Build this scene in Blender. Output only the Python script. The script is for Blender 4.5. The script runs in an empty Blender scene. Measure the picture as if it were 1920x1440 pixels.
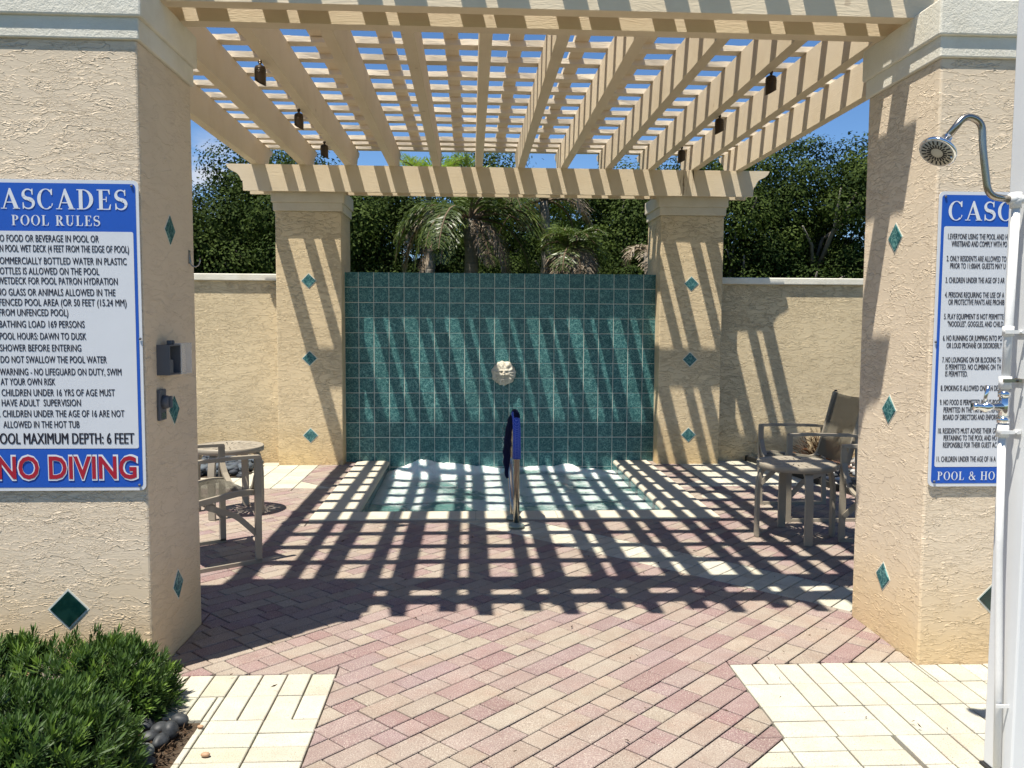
import bpy, bmesh, math, random
import numpy as np
from mathutils import Vector, Matrix
random.seed(7); RNG = np.random.default_rng(11)
SC = bpy.context.scene
COL = SC.collection
R = math.radians

# ------------------------------------------------------------------ camera, world, sun, exposure
cam_data = bpy.data.cameras.new("camera")
cam = bpy.data.objects.new("camera", cam_data); COL.objects.link(cam)
cam_data.sensor_fit = 'HORIZONTAL'; cam_data.sensor_width = 36.0
cam_data.lens = 1563.566 / 1920 * 36.0
cam_data.clip_start = 0.05; cam_data.clip_end = 900
right = Vector((0.998768, -0.049371, 0.004927)); up = Vector((-0.001452, 0.070174, 0.997534)); fwd = Vector((0.049595, 0.996312, -0.070016))
m = Matrix((right, up, -fwd)).transposed().to_4x4(); m.translation = (0, 0, 1.45)
cam.matrix_world = m
SC.camera = cam

SX, SY = 0.265, 0.24                       # sunlight travels +x, +y, -1
sun_dir = Vector((-SX, -SY, 1)).normalized()
elev = math.asin(sun_dir.z); azim = math.atan2(sun_dir.x, sun_dir.y)
world = bpy.data.worlds.new("World"); SC.world = world; world.use_nodes = True
wn = world.node_tree.nodes; wl = world.node_tree.links; wn.clear()
out = wn.new('ShaderNodeOutputWorld'); bg = wn.new('ShaderNodeBackground')
sky = wn.new('ShaderNodeTexSky'); sky.sky_type = 'NISHITA'; sky.sun_disc = False
sky.sun_elevation = elev; sky.sun_rotation = azim % (2 * math.pi)
sky.altitude = 2600; sky.air_density = 1.0; sky.dust_density = 0.05; sky.ozone_density = 3.0
SKY_STRENGTH = 0.090
bg.inputs['Strength'].default_value = SKY_STRENGTH
tc = wn.new('ShaderNodeTexCoord'); mp = wn.new('ShaderNodeMapping'); mp.inputs['Scale'].default_value = (2.2, 2.2, 6.0)
mp.inputs['Location'].default_value = (0.35, 0.1, 0.55)
no = wn.new('ShaderNodeTexNoise'); no.inputs['Scale'].default_value = 7.0; no.inputs['Detail'].default_value = 9; no.inputs['Roughness'].default_value = 0.62
cr = wn.new('ShaderNodeValToRGB'); cr.color_ramp.elements[0].position = 0.40; cr.color_ramp.elements[1].position = 0.58
mix = wn.new('ShaderNodeMixRGB'); mix.inputs['Color2'].default_value = (4.2, 4.5, 5.2, 1)
cdir = (fwd + right * ((398 - 960) / 1563.6) + up * ((720 - 332) / 1563.6)).normalized()
dp = wn.new('ShaderNodeVectorMath'); dp.operation = 'DISTANCE'; dp.inputs[1].default_value = cdir
sepw = wn.new('ShaderNodeSeparateXYZ'); wl.new(tc.outputs['Generated'], sepw.inputs[0])
low = wn.new('ShaderNodeMapRange'); low.inputs['From Min'].default_value = .012; low.inputs['From Max'].default_value = .055; low.inputs['To Min'].default_value = 1; low.inputs['To Max'].default_value = 0
wl.new(tc.outputs['Generated'], dp.inputs[0]); wl.new(dp.outputs['Value'], low.inputs['Value']); mul = wn.new('ShaderNodeMath'); mul.operation = 'MULTIPLY'
wl.new(tc.outputs['Generated'], mp.inputs['Vector']); wl.new(mp.outputs['Vector'], no.inputs['Vector'])
wl.new(no.outputs['Fac'], cr.inputs['Fac']); wl.new(cr.outputs['Color'], mul.inputs[0]); wl.new(low.outputs['Result'], mul.inputs[1]); wl.new(mul.outputs[0], mix.inputs['Fac'])
hsv = wn.new('ShaderNodeHueSaturation'); hsv.inputs['Saturation'].default_value = 1.14; hsv.inputs['Value'].default_value = .95
wl.new(sky.outputs['Color'], hsv.inputs['Color'])
wl.new(hsv.outputs['Color'], mix.inputs['Color1']); wl.new(mix.outputs['Color'], bg.inputs['Color']); wl.new(bg.outputs['Background'], out.inputs['Surface'])

sun_data = bpy.data.lights.new("sun", 'SUN'); sun_data.energy = 5.0; sun_data.angle = R(0.53); sun_data.color = (1.0, 0.94, 0.83)
sun = bpy.data.objects.new("sun", sun_data); COL.objects.link(sun)
sun.rotation_euler = sun_dir.to_track_quat('Z', 'Y').to_euler(); sun.location = (-3, -3, 12)
vs = SC.view_settings
vs.view_transform = 'Standard'; vs.look = 'None'; vs.gamma = 1; vs.use_curve_mapping = False; vs.exposure = 0.86
try:
    SC.cycles.max_bounces = 8; SC.cycles.diffuse_bounces = 5
except Exception: pass

# ------------------------------------------------------------------ material helpers
class NT:
    def __init__(s, name, rough=0.8, metal=0.0, spec=0.3):
        s.m = bpy.data.materials.new(name); s.m.use_nodes = True
        s.n = s.m.node_tree.nodes; s.l = s.m.node_tree.links
        s.b = s.n['Principled BSDF']
        s.b.inputs['Roughness'].default_value = rough; s.b.inputs['Metallic'].default_value = metal
        s.b.inputs['Specular IOR Level'].default_value = spec
    def add(s, t, **kw):
        x = s.n.new(t)
        for k, v in kw.items():
            if k.startswith('_'): setattr(x, k[1:], v)
            else: x.inputs[k.replace('_', ' ')].default_value = v
        return x
    def lk(s, a, b): s.l.new(a, b)
    def coord(s, scale=(1, 1, 1), kind='Object', rot=(0, 0, 0), loc=(0, 0, 0)):
        t = s.n.new('ShaderNodeTexCoord'); mpg = s.n.new('ShaderNodeMapping')
        mpg.inputs['Scale'].default_value = scale; mpg.inputs['Rotation'].default_value = rot; mpg.inputs['Location'].default_value = loc
        s.l.new(t.outputs[kind], mpg.inputs['Vector']); return mpg.outputs['Vector']
    def noise(s, vec, scale, detail=4, rough=0.5, dist=0.0):
        x = s.add('ShaderNodeTexNoise', Scale=scale, Detail=detail, Roughness=rough, Distortion=dist)
        s.lk(vec, x.inputs['Vector']); return x.outputs['Fac']
    def mr(s, val, a, b, c=0.0, d=1.0, smooth=True):
        x = s.n.new('ShaderNodeMapRange'); x.interpolation_type = 'SMOOTHSTEP' if smooth else 'LINEAR'
        for k, v in (('From Min', a), ('From Max', b), ('To Min', c), ('To Max', d)): x.inputs[k].default_value = v
        s.lk(val, x.inputs['Value']); return x.outputs['Result']
    def math(s, op, a, b=None, clamp=False):
        x = s.n.new('ShaderNodeMath'); x.operation = op; x.use_clamp = clamp
        for i, v in enumerate((a, b)):
            if v is None: continue
            if isinstance(v, (int, float)): x.inputs[i].default_value = v
            else: s.lk(v, x.inputs[i])
        return x.outputs[0]
    def mix(s, fac, a, b, mode='MIX'):
        x = s.n.new('ShaderNodeMixRGB'); x.blend_type = mode
        for i, v in enumerate((fac, a, b)):
            if isinstance(v, (int, float)): x.inputs[i].default_value = v
            elif isinstance(v, tuple): x.inputs[i].default_value = (*v, 1)
            else: s.lk(v, x.inputs[i])
        return x.outputs[0]
    def bump(s, h, strength=1.0, dist=0.01, normal=None):
        x = s.add('ShaderNodeBump', Strength=strength, Distance=dist); s.lk(h, x.inputs['Height'])
        if normal is not None: s.lk(normal, x.inputs['Normal'])
        return x.outputs['Normal']
    def color(s, c):
        if isinstance(c, tuple): s.b.inputs['Base Color'].default_value = (*c, 1)
        else: s.lk(c, s.b.inputs['Base Color'])
    def normal(s, nn): s.lk(nn, s.b.inputs['Normal'])
    def rough(s, r): s.lk(r, s.b.inputs['Roughness'])

def stucco(name, base, warm, k=1.0, seed=0.0, dep=.0036):
    """skip-trowelled stucco: flat plates with ragged raised edges, horizontal strokes"""
    t = NT(name, 0.85, spec=0.2)
    v = t.coord((1, 1, 1), loc=(seed, seed * .7, seed * 1.3))
    g = t.n.new('ShaderNodeTexCoord').outputs['Object']
    warp = t.add('ShaderNodeTexNoise', Scale=5.0, Detail=4.0, Roughness=.6); t.lk(v, warp.inputs['Vector'])
    wv = t.n.new('ShaderNodeVectorMath'); wv.operation = 'MULTIPLY_ADD'
    t.lk(warp.outputs['Color'], wv.inputs[0]); wv.inputs[1].default_value = (0.10, 0.10, 0.07); t.lk(v, wv.inputs[2])
    st = t.n.new('ShaderNodeMapping'); st.inputs['Scale'].default_value = (1.0, 1.0, 3.6); t.lk(wv.outputs[0], st.inputs['Vector'])
    sv = st.outputs['Vector']
    n1 = t.noise(sv, 3.6 * k, 4, 0.55, 0.2); n2 = t.noise(sv, 8.0 * k, 4, 0.58, 0.2); n3 = t.noise(sv, 17.0 * k, 4, 0.6, 0.3)
    zone = t.mr(t.noise(v, 2.2, 3, .5), .40, .60)                      # calmer and busier areas
    h = t.math('ADD', t.math('MULTIPLY', t.mr(n1, .49, .515), 1.0), t.math('MULTIPLY', t.mr(n2, .485, .52), .8))
    e1 = t.math('SUBTRACT', 1.0, t.mr(t.math('ABSOLUTE', t.math('SUBTRACT', n2, .515)), 0.0, .026))
    e2 = t.math('SUBTRACT', 1.0, t.mr(t.math('ABSOLUTE', t.math('SUBTRACT', n1, .512)), 0.0, .013))
    e3 = t.math('SUBTRACT', 1.0, t.mr(t.math('ABSOLUTE', t.math('SUBTRACT', n3, .5)), 0.0, .035))
    h = t.math('ADD', h, t.math('MULTIPLY', e1, .8)); h = t.math('ADD', h, t.math('MULTIPLY', e2, 1.0))
    h = t.math('ADD', h, t.math('MULTIPLY', t.math('MULTIPLY', e3, zone), .8))
    fine = t.noise(sv, 45.0, 4, 0.6); h = t.math('ADD', h, t.math('MULTIPLY', fine, .35))
    t.normal(t.bump(h, 0.85, dep))
    big = t.noise(g, 1.3, 4, .6)
    c = t.mix(t.mr(big, .35, .65), base, tuple(x * .93 for x in base))
    sep = t.n.new('ShaderNodeSeparateXYZ'); t.lk(g, sep.inputs[0])
    zz = t.math('ADD', sep.outputs['Z'], t.math('MULTIPLY', t.noise(g, 4, 5, .6), .35))
    damp = t.mr(zz, .15, .75, 1.0, 0.0)
    c = t.mix(t.math('MULTIPLY', damp, .75), c, warm)         # rusty irrigation stain low on the wall
    sp = t.mr(t.noise(g, 3.2, 8, .75), .66, .74); c = t.mix(t.math('MULTIPLY', sp, .25), c, tuple(x * .6 for x in base))
    t.color(c); return t.m

M = {}
M['stucco'] = stucco('stucco_cream', (.68, .565, .425), (.64, .46, .24), 1.0, 0.3, .0023)
M['stucco_back'] = stucco('stucco_warm', (.67, .535, .34), (.68, .49, .24), .95, 3.1, .0036)
M['stucco_wall'] = stucco('stucco_wall', (.66, .54, .35), (.68, .50, .26), .95, 5.7, .0042)

M['stucco_smooth'] = stucco('stucco_smooth', (.69, .57, .42), (.64, .46, .24), .8, 9.3, .0012)
t = NT('cap_render', .8, spec=.2); v = t.coord()
h = t.math('ADD', t.noise(v, 55, 6, .7), t.math('MULTIPLY', t.noise(v, 150, 3, .6), .5))
t.normal(t.bump(h, .9, .004))
c = t.mix(t.mr(t.noise(v, 3, 6, .65), .4, .7), (.72, .69, .60), (.64, .60, .50)); t.color(c); M['cap'] = t.m
t = NT('cap_render_beige', .8, spec=.2); v = t.coord(); t.normal(t.bump(t.noise(v, 55, 6, .7), .7, .003)); t.color(t.mix(t.mr(t.noise(v, 3, 6, .65), .4, .7), (.64, .575, .455), (.56, .49, .37))); M['cap_back'] = t.m
t = NT('wall_cap_render', .75, spec=.2); v = t.coord(); t.normal(t.bump(t.noise(v, 60, 5, .7), .6, .003))
t.color(t.mix(t.mr(t.noise(v, 2, 6, .65), .4, .7), (.74, .72, .64), (.62, .58, .47))); M['wall_cap'] = t.m

def wood(name, base, axis, rough_sawn=1.0):
    t = NT(name, .7, spec=.25)
    sc = {'x': (1.2, 14, 14), 'y': (14, 1.2, 14)}[axis]
    oi = t.n.new('ShaderNodeObjectInfo'); v = t.coord(sc)
    va = t.n.new('ShaderNodeVectorMath'); va.operation = 'ADD'; t.lk(v, va.inputs[0])
    cx = t.n.new('ShaderNodeCombineXYZ'); rm = t.math('MULTIPLY', oi.outputs['Random'], 37.0)
    t.lk(rm, cx.inputs[0]); t.lk(rm, cx.inputs[1]); t.lk(cx.outputs[0], va.inputs[1]); v = va.outputs[0]
    n = t.noise(v, 1.6, 5, .6, .8)
    ring = t.math('SINE', t.math('MULTIPLY', n, 70.0))
    h = t.math('ADD', t.math('MULTIPLY', ring, .22), t.math('MULTIPLY', t.noise(v, 9, 5, .7), .8))
    t.normal(t.bump(h, .5 * rough_sawn, .0018))
    w = t.coord((1, 1, 1)); blot = t.mr(t.noise(w, 2.3, 6, .65), .42, .72)
    c = t.mix(t.math('MULTIPLY', blot, .45), base, tuple(x * q for x, q in zip(base, (.84, .80, .74))))
    knot = t.mr(t.noise(w, 9, 2, .5), .74, .77); c = t.mix(t.math('MULTIPLY', knot, .35), c, (.25, .15, .08))
    var = t.mr(oi.outputs['Random'], 0, 1, .93, 1.05, False)
    c = t.mix(1.0, c, var, 'MULTIPLY')
    t.color(c); return t.m
M['wood_x'] = wood('painted_timber_beam', (.70, .595, .435), 'x')
M['wood_y'] = wood('painted_timber_rafter', (.70, .595, .435), 'y')
M['wood_slat'] = wood('weathered_timber_slat', (.72, .63, .49), 'x', 1.8)
M['wood_purlin'] = wood('weathered_timber_purlin', (.66, .56, .41), 'y', 1.4)

# rafter/beam water stain is a thin streak on the back beam only
t = NT('rust_streak', .8); v = t.coord((26, 1, 2.2)); n = t.noise(v, 1.4, 6, .7, .8)
t.color(t.mix(t.mr(n, .40, .58), (.20, .14, .085), (.62, .51, .36))); M['streak'] = t.m

def attr_col(t, name='tint'):
    a = t.n.new('ShaderNodeAttribute'); a.attribute_name = name; return a.outputs['Color']
t = NT('paver', .9, spec=.15); v = t.coord(); base = attr_col(t)
gr = t.noise(v, 210, 3, .75); bl = t.mr(t.noise(v, 11, 4, .6), .42, .60); base = t.mix(t.math('MULTIPLY', bl, .38), base, t.mix(1.0, base, (1.10, 1.16, 1.16), 'MULTIPLY'))
bl2 = t.mr(t.noise(v, 6.3, 5, .65), .50, .64); base = t.mix(t.math('MULTIPLY', bl2, .30), base, t.mix(1.0, base, (1.02, .86, .84), 'MULTIPLY'))
pit = t.mr(t.noise(v, 95, 5, .8), .635, .70); base = t.mix(t.math('MULTIPLY', pit, .5), base, (.10, .085, .065))
c = t.mix(t.mr(gr, .555, .64), base, (.46, .42, .35)); c = t.mix(t.math('MULTIPLY', t.mr(gr, .44, .36), .65), c, (.07, .05, .045))
pat = t.mr(t.noise(v, 7, 6, .65), .38, .66); c = t.mix(t.math('MULTIPLY', pat, .30), c, t.mix(1.0, base, (.74, .70, .66), 'MULTIPLY'))
st = t.mr(t.noise(v, 1.9, 5, .6), .62, .72); c = t.mix(t.math('MULTIPLY', st, .22), c, (.30, .17, .10))
t.normal(t.bump(t.math('ADD', gr, t.math('MULTIPLY', t.noise(v, 110, 4, .6), .7)), .6, .0016)); t.color(c); M['paver'] = t.m
t = NT('coping_stone', .85, spec=.2); v = t.coord(); gr = t.noise(v, 260, 3, .7)
c = t.mix(t.mr(gr, .35, .65), (.44, .40, .31), (.52, .485, .39)); c = t.mix(t.math('MULTIPLY', t.mr(t.noise(v, 5, 6, .7), .5, .75), .4), c, (.42, .34, .22))
t.normal(t.bump(gr, .5, .0015)); t.color(c); M['coping'] = t.m
t = NT('joint_sand', .95); v = t.coord(); t.color(t.mix(t.noise(v, 60, 4, .7), (.022, .018, .014), (.085, .07, .052))); M['sand'] = t.m
t = NT('soil', .95); v = t.coord(); t.color(t.mix(t.noise(v, 40, 6, .7), (.03, .022, .015), (.12, .085, .055))); t.normal(t.bump(t.noise(v, 70, 5, .7), 1, .01)); M['soil'] = t.m
t = NT('lawn', .95); v = t.coord(); t.color(t.mix(t.noise(v, 3, 6, .7), (.03, .05, .015), (.07, .09, .03))); M['lawn'] = t.m
t = NT('grout', .85); t.color((.62, .62, .54)); M['grout'] = t.m
# glazed teal tile
t = NT('glazed_tile', .22, spec=.32); v = t.coord(kind='Object')
oi = t.n.new('ShaderNodeObjectInfo'); va = t.n.new('ShaderNodeVectorMath'); va.operation = 'ADD'; geo = t.n.new('ShaderNodeNewGeometry')
t.lk(geo.outputs['Position'], va.inputs[0]); cx = t.n.new('ShaderNodeCombineXYZ'); t.lk(t.math('MULTIPLY', oi.outputs['Random'], 9), cx.inputs[0]); t.lk(t.math('MULTIPLY', oi.outputs['Random'], 5), cx.inputs[2]); t.lk(cx.outputs[0], va.inputs[1])
w = t.n.new('ShaderNodeTexNoise'); w.inputs['Scale'].default_value = 20; t.lk(va.outputs[0], w.inputs['Vector'])
vv = t.n.new('ShaderNodeVectorMath'); vv.operation = 'MULTIPLY_ADD'; t.lk(w.outputs['Color'], vv.inputs[0]); vv.inputs[1].default_value = (.06,) * 3; t.lk(va.outputs[0], vv.inputs[2])
vo = t.n.new('ShaderNodeTexVoronoi'); vo.feature = 'DISTANCE_TO_EDGE'; vo.inputs['Scale'].default_value = 42; t.lk(vv.outputs[0], vo.inputs['Vector'])
crk = t.mr(vo.outputs['Distance'], .0, .16)
c = t.mix(crk, (.14, .295, .28), (.028, .108, .112)); c = t.mix(t.math('MULTIPLY', t.mr(t.noise(va.outputs[0], 24, 4, .6), .4, .62), .65), c, (.012, .07, .08))
c = t.mix(t.mr(t.noise(va.outputs[0], 90, 3, .6), .60, .72), c, (.13, .33, .32))
t.color(t.mix(1.0, c, t.mr(oi.outputs['Random'], 0, 1, .86, 1.12, False), 'MULTIPLY'))
t.normal(t.bump(crk, .25, .001)); M['tile'] = t.m
t = NT('dark_glazed_tile', .08, spec=.5); v = t.coord(); t.color(t.mix(t.mr(t.noise(v, 14, 4, .6), .45, .6), (.003, .022, .02), (.008, .035, .03))); M['tile_dark'] = t.m
def plain(name, c, rough=.5, metal=0, spec=.4, var=.0, bump=0, scale=60):
    t = NT(name, rough, metal, spec); v = t.coord()
    if var: t.color(t.mix(t.noise(v, scale / 8, 5, .65), tuple(x * (1 - var) for x in c), tuple(min(1, x * (1 + var)) for x in c)))
    else: t.color(c)
    if bump: t.normal(t.bump(t.noise(v, scale, 4, .6), bump, .002))
    return t.m
M['sign_white'] = plain('sign_enamel_white', (.60, .62, .66), .35, var=.04)
M['sign_blue'] = plain('sign_enamel_blue', (.014, .085, .43), .35, var=.06)
M['sign_black'] = plain('sign_ink_black', (.02, .018, .03), .45)
M['sign_red'] = plain('sign_ink_red', (.34, .012, .03), .4)
M['sign_letter'] = plain('sign_letter_white', (.64, .665, .71), .4)
M['metal_frame'] = plain('powder_coated_aluminium', (.285, .25, .195), .42, spec=.5, var=.06)
M['chrome'] = plain('chrome', (.75, .76, .78), .12, 1.0)
M['steel'] = plain('brushed_steel', (.36, .33, .29), .26, 1.0, var=.15, scale=90)
M['dark_grey'] = plain('grey_plastic', (.10, .105, .12), .55, var=.1)
M['pvc'] = plain('white_painted_pipe', (.66, .66, .65), .5, var=.05, bump=.5, scale=40)
M['vinyl'] = plain('white_vinyl', (.62, .635, .65), .35, var=.03)
M['bronze'] = plain('dark_bronze', (.07, .052, .035), .35, .7, var=.3)
M['mulch'] = plain('bark_mulch', (.035, .025, .018), .95, var=.4)
M['black_edge'] = plain('black_edging', (.018, .018, .016), .6, var=.3)
M['rail_base'] = plain('grey_green_escutcheon', (.22, .27, .24), .4, .2, var=.1)
M['rubber'] = plain('black_rubber', (.02, .02, .02), .7)
t = NT('stone_mask', .9, spec=.15); v = t.coord(); t.color(t.mix(t.mr(t.noise(v, 22, 6, .7), .35, .65), (.40, .36, .28), (.62, .58, .48))); t.normal(t.bump(t.noise(v, 90, 5, .7), .8, .004)); M['mask'] = t.m
t = NT('river_stone', .55, spec=.4); v = t.coord(); oi = t.n.new('ShaderNodeObjectInfo'); c = t.mix(t.mr(t.noise(v, 30, 5, .7), .3, .7), (.015, .017, .02), (.05, .055, .06)); t.color(c); t.normal(t.bump(t.noise(v, 120, 4, .6), .3, .001)); M['stone_dark'] = t.m
M['stone_grey'] = plain('grey_river_stone', (.14, .15, .135), .7, var=.25, bump=.4, scale=120)
M['stone_tan'] = plain('tan_river_stone', (.36, .22, .13), .6, var=.25, bump=.4, scale=120)
t = NT('pebble_mix', .7); t.color(attr_col(t)); M['pebble'] = t.m
# clear plastic
t = NT('clear_plastic', .12, spec=.5); t.color((.75, .77, .78)); t.b.inputs['Alpha'].default_value = .34; M['clear'] = t.m
# woven sling
t = NT('sling_mesh', .75, spec=.3); v = t.coord((1, 1, 1)); wv = t.add('ShaderNodeTexChecker', Scale=95.0); t.lk(v, wv.inputs['Vector'])
t.color(t.mix(wv.outputs['Fac'], (.10, .092, .07), (.24, .225, .18))); t.b.inputs['Alpha'].default_value = 0.86; t.normal(t.bump(wv.outputs['Fac'], .5, .001)); M['sling'] = t.m
# rail cover: navy grid knit
t = NT('rail_cover_blue', .8, spec=.1); tcn = t.n.new('ShaderNodeTexCoord'); br = t.add('ShaderNodeTexBrick', Scale=46.0, _offset=0.0)
br.inputs['Color1'].default_value = (.018, .05, .36, 1); br.inputs['Color2'].default_value = (.02, .06, .40, 1); br.inputs['Mortar'].default_value = (.25, .33, .75, 1)
br.inputs['Mortar Size'].default_value = .03; br.inputs['Brick Width'].default_value = .5; br.inputs['Row Height'].default_value = .5
cxx = t.n.new('ShaderNodeCombineXYZ'); sp_ = t.n.new('ShaderNodeSeparateXYZ'); t.lk(tcn.outputs['Object'], sp_.inputs[0])
t.lk(t.math('MULTIPLY', sp_.outputs['X'], 1.0), cxx.inputs[0]); t.lk(t.math('SUBTRACT', sp_.outputs['Z'], sp_.outputs['Y']), cxx.inputs[1]); t.lk(cxx.outputs[0], br.inputs['Vector'])
t.color(br.outputs['Color']); M['cover'] = t.m
M['navy'] = plain('navy_cloth', (.006, .009, .035), .85, spec=.1, var=.3)
# foliage
def leaf_mat(name, a, b, trans=.35, rough=.45, spec=.4):
    t = NT(name, rough, spec=spec); at = t.n.new('ShaderNodeAttribute'); at.attribute_name = 'tint'
    c = t.mix(at.outputs['Fac'], a, b); t.color(c)
    tr = t.n.new('ShaderNodeBsdfTranslucent'); t.lk(t.mix(1.0, c, (1.0, 1.15, .55), 'MULTIPLY'), tr.inputs['Color'])
    ms = t.n.new('ShaderNodeMixShader'); ms.inputs[0].default_value = trans
    t.lk(t.b.outputs[0], ms.inputs[1]); t.lk(tr.outputs[0], ms.inputs[2]); t.lk(ms.outputs[0], t.n['Material Output'].inputs['Surface'])
    return t.m
M['leaf_oak'] = leaf_mat('oak_leaf', (.012, .025, .007), (.072, .102, .024), .18, .65, .05)
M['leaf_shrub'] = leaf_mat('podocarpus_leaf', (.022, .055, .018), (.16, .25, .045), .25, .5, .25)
M['leaf_palm'] = leaf_mat('palm_leaflet', (.034, .056, .013), (.12, .16, .035), .25, .4, .45)
M['leaf_palm_bright'] = leaf_mat('bright_palm_leaflet', (.14, .22, .04), (.30, .38, .08), .35, .4, .45)
M['leaf_dead'] = leaf_mat('dead_frond', (.17, .125, .085), (.36, .31, .24), .1, .8, .1)
M['leaf_dry'] = leaf_mat('dry_twig', (.09, .035, .015), (.22, .10, .045), .05, .8, .1)
t = NT('bark', .95, spec=.1); v = t.coord((6, 6, 1.5)); n = t.noise(v, 4, 6, .7); t.color(t.mix(n, (.10, .085, .07), (.38, .34, .29))); t.normal(t.bump(n, 1, .02)); M['bark'] = t.m
t = NT('palm_trunk', .9, spec=.1); v = t.coord((1, 1, 9)); n = t.noise(v, 3, 5, .6); t.color(t.mix(n, (.13, .11, .09), (.32, .29, .24))); t.normal(t.bump(n, 1, .02)); M['palm_trunk'] = t.m

# ------------------------------------------------------------------ object helpers
def tag(o, label=None, cat=None, group=None, kind=None):
    if label: o['label'] = label
    if cat: o['category'] = cat
    if group: o['group'] = group
    if kind: o['kind'] = kind
    return o
def empty(name, loc=(0, 0, 0), rz=0.0, label=None, cat=None, group=None):
    o = bpy.data.objects.new(name, None); COL.objects.link(o); o.location = loc; o.rotation_euler = (0, 0, rz)
    o.empty_display_size = .1
    return tag(o, label, cat, group)
def link(name, me, mat=None, parent=None, loc=None, rot=None, world_in=False):
    if mat is not None and not me.materials: me.materials.append(mat)
    o = bpy.data.objects.new(name, me); COL.objects.link(o)
    if parent is not None: o.parent = parent
    if loc is not None: o.location = loc
    if rot is not None: o.rotation_euler = rot
    return o
def bm_done(bm, name, smooth=False):
    bmesh.ops.recalc_face_normals(bm, faces=bm.faces)
    me = bpy.data.meshes.new(name); bm.to_mesh(me); bm.free()
    if smooth:
        for p in me.polygons: p.use_smooth = True
    return me
def add_box(bm, x0, x1, y0, y1, z0, z1, mtx=None):
    vs_ = [bm.verts.new((x, y, z)) for z in (z0, z1) for y in (y0, y1) for x in (x0, x1)]
    for f in ((0, 2, 3, 1), (4, 5, 7, 6), (0, 1, 5, 4), (2, 6, 7, 3), (0, 4, 6, 2), (1, 3, 7, 5)): bm.faces.new([vs_[i] for i in f])
    if mtx is not None: bmesh.ops.transform(bm, matrix=mtx, verts=vs_)
    return vs_
def box_me(name, x0, x1, y0, y1, z0, z1, bev=0.0, seg=2):
    bm = bmesh.new(); add_box(bm, x0, x1, y0, y1, z0, z1)
    if bev: bmesh.ops.bevel(bm, geom=bm.edges[:], offset=bev, segments=seg, affect='EDGES', profile=.5)
    return bm_done(bm, name)
def box(name, x0, x1, y0, y1, z0, z1, mat, parent=None, bev=0.0, seg=2):
    """mesh with its origin at the parent's; world-parallel box"""
    px, py, pz = parent.location if parent is not None else (0, 0, 0)
    return link(name, box_me(name, x0 - px, x1 - px, y0 - py, y1 - py, z0 - pz, z1 - pz, bev, seg), mat, parent)
def tube_into(bm, pts, rad, seg=10, cap=True, flat=None):
    """sweep a circle (or flat=(w,h) rectangle) along pts"""
    pts = [Vector(p) for p in pts]; n = len(pts); rings = []; prev = None
    for i, p in enumerate(pts):
        d = (pts[min(i + 1, n - 1)] - pts[max(i - 1, 0)]).normalized()
        if prev is None:
            a = Vector((0, 0, 1)) if abs(d.z) < .95 else Vector((0, 1, 0))
            if flat and len(flat) == 3: a = Vector(flat[2])
            u = d.cross(a).normalized()
        else: u = (prev - d * prev.dot(d)).normalized()
        prev = u; w = d.cross(u).normalized(); ring = []
        r = rad[i] if isinstance(rad, (list, tuple)) else rad
        if flat:
            for a, b in ((1, 1), (-1, 1), (-1, -1), (1, -1)): ring.append(bm.verts.new(p + u * a * flat[0] / 2 + w * b * flat[1] / 2))
        else:
            for k in range(seg):
                an = 2 * math.pi * k / seg; ring.append(bm.verts.new(p + (u * math.cos(an) + w * math.sin(an)) * r))
        rings.append(ring)
    s = len(rings[0])
    for a, b in zip(rings, rings[1:]):
        for k in range(s): bm.faces.new((a[k], a[(k + 1) % s], b[(k + 1) % s], b[k]))
    if cap: bm.faces.new(rings[0][::-1]); bm.faces.new(rings[-1])
def tube(name, pts, rad, mat, parent=None, seg=10, flat=None, smooth=True, loc=None):
    bm = bmesh.new(); tube_into(bm, pts, rad, seg, True, flat)
    me = bm_done(bm, name, smooth and not flat); return link(name, me, mat, parent, loc)
def arc(c, r, a0, a1, n, ax1, ax2):
    c = Vector(c); ax1 = Vector(ax1); ax2 = Vector(ax2)
    return [c + ax1 * r * math.cos(a0 + (a1 - a0) * i / n) + ax2 * r * math.sin(a0 + (a1 - a0) * i / n) for i in range(n + 1)]
def fillet(pts, r, n=5):
    """round the corners of a polyline"""
    pts = [Vector(p) for p in pts]; o = [pts[0]]
    for a, b, c in zip(pts, pts[1:], pts[2:]):
        u = (a - b); v = (c - b); rr = min(r, u.length * .49, v.length * .49); p0 = b + u.normalized() * rr; p1 = b + v.normalized() * rr
        for i in range(n + 1):
            t_ = i / n; o.append(p0 * (1 - t_) ** 2 + b * 2 * t_ * (1 - t_) + p1 * t_ ** 2)
    o.append(pts[-1]); return o
def lathe_into(bm, prof, seg=24, mtx=None):
    rings = []
    for r, z in prof:
        rings.append([bm.verts.new((r * math.cos(2 * math.pi * k / seg), r * math.sin(2 * math.pi * k / seg), z)) for k in range(seg)])
    for a, b in zip(rings, rings[1:]):
        for k in range(seg): bm.faces.new((a[k], a[(k + 1) % seg], b[(k + 1) % seg], b[k]))
    bm.faces.new(rings[0][::-1]); bm.faces.new(rings[-1])
    if mtx is not None: bmesh.ops.transform(bm, matrix=mtx, verts=[x for r_ in rings for x in r_])
def lathe(name, prof, mat, parent=None, seg=24, loc=None, rot=None, mtx=None, smooth=True):
    bm = bmesh.new(); lathe_into(bm, prof, seg, mtx); return link(name, bm_done(bm, name, smooth), mat, parent, loc, rot)
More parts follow.
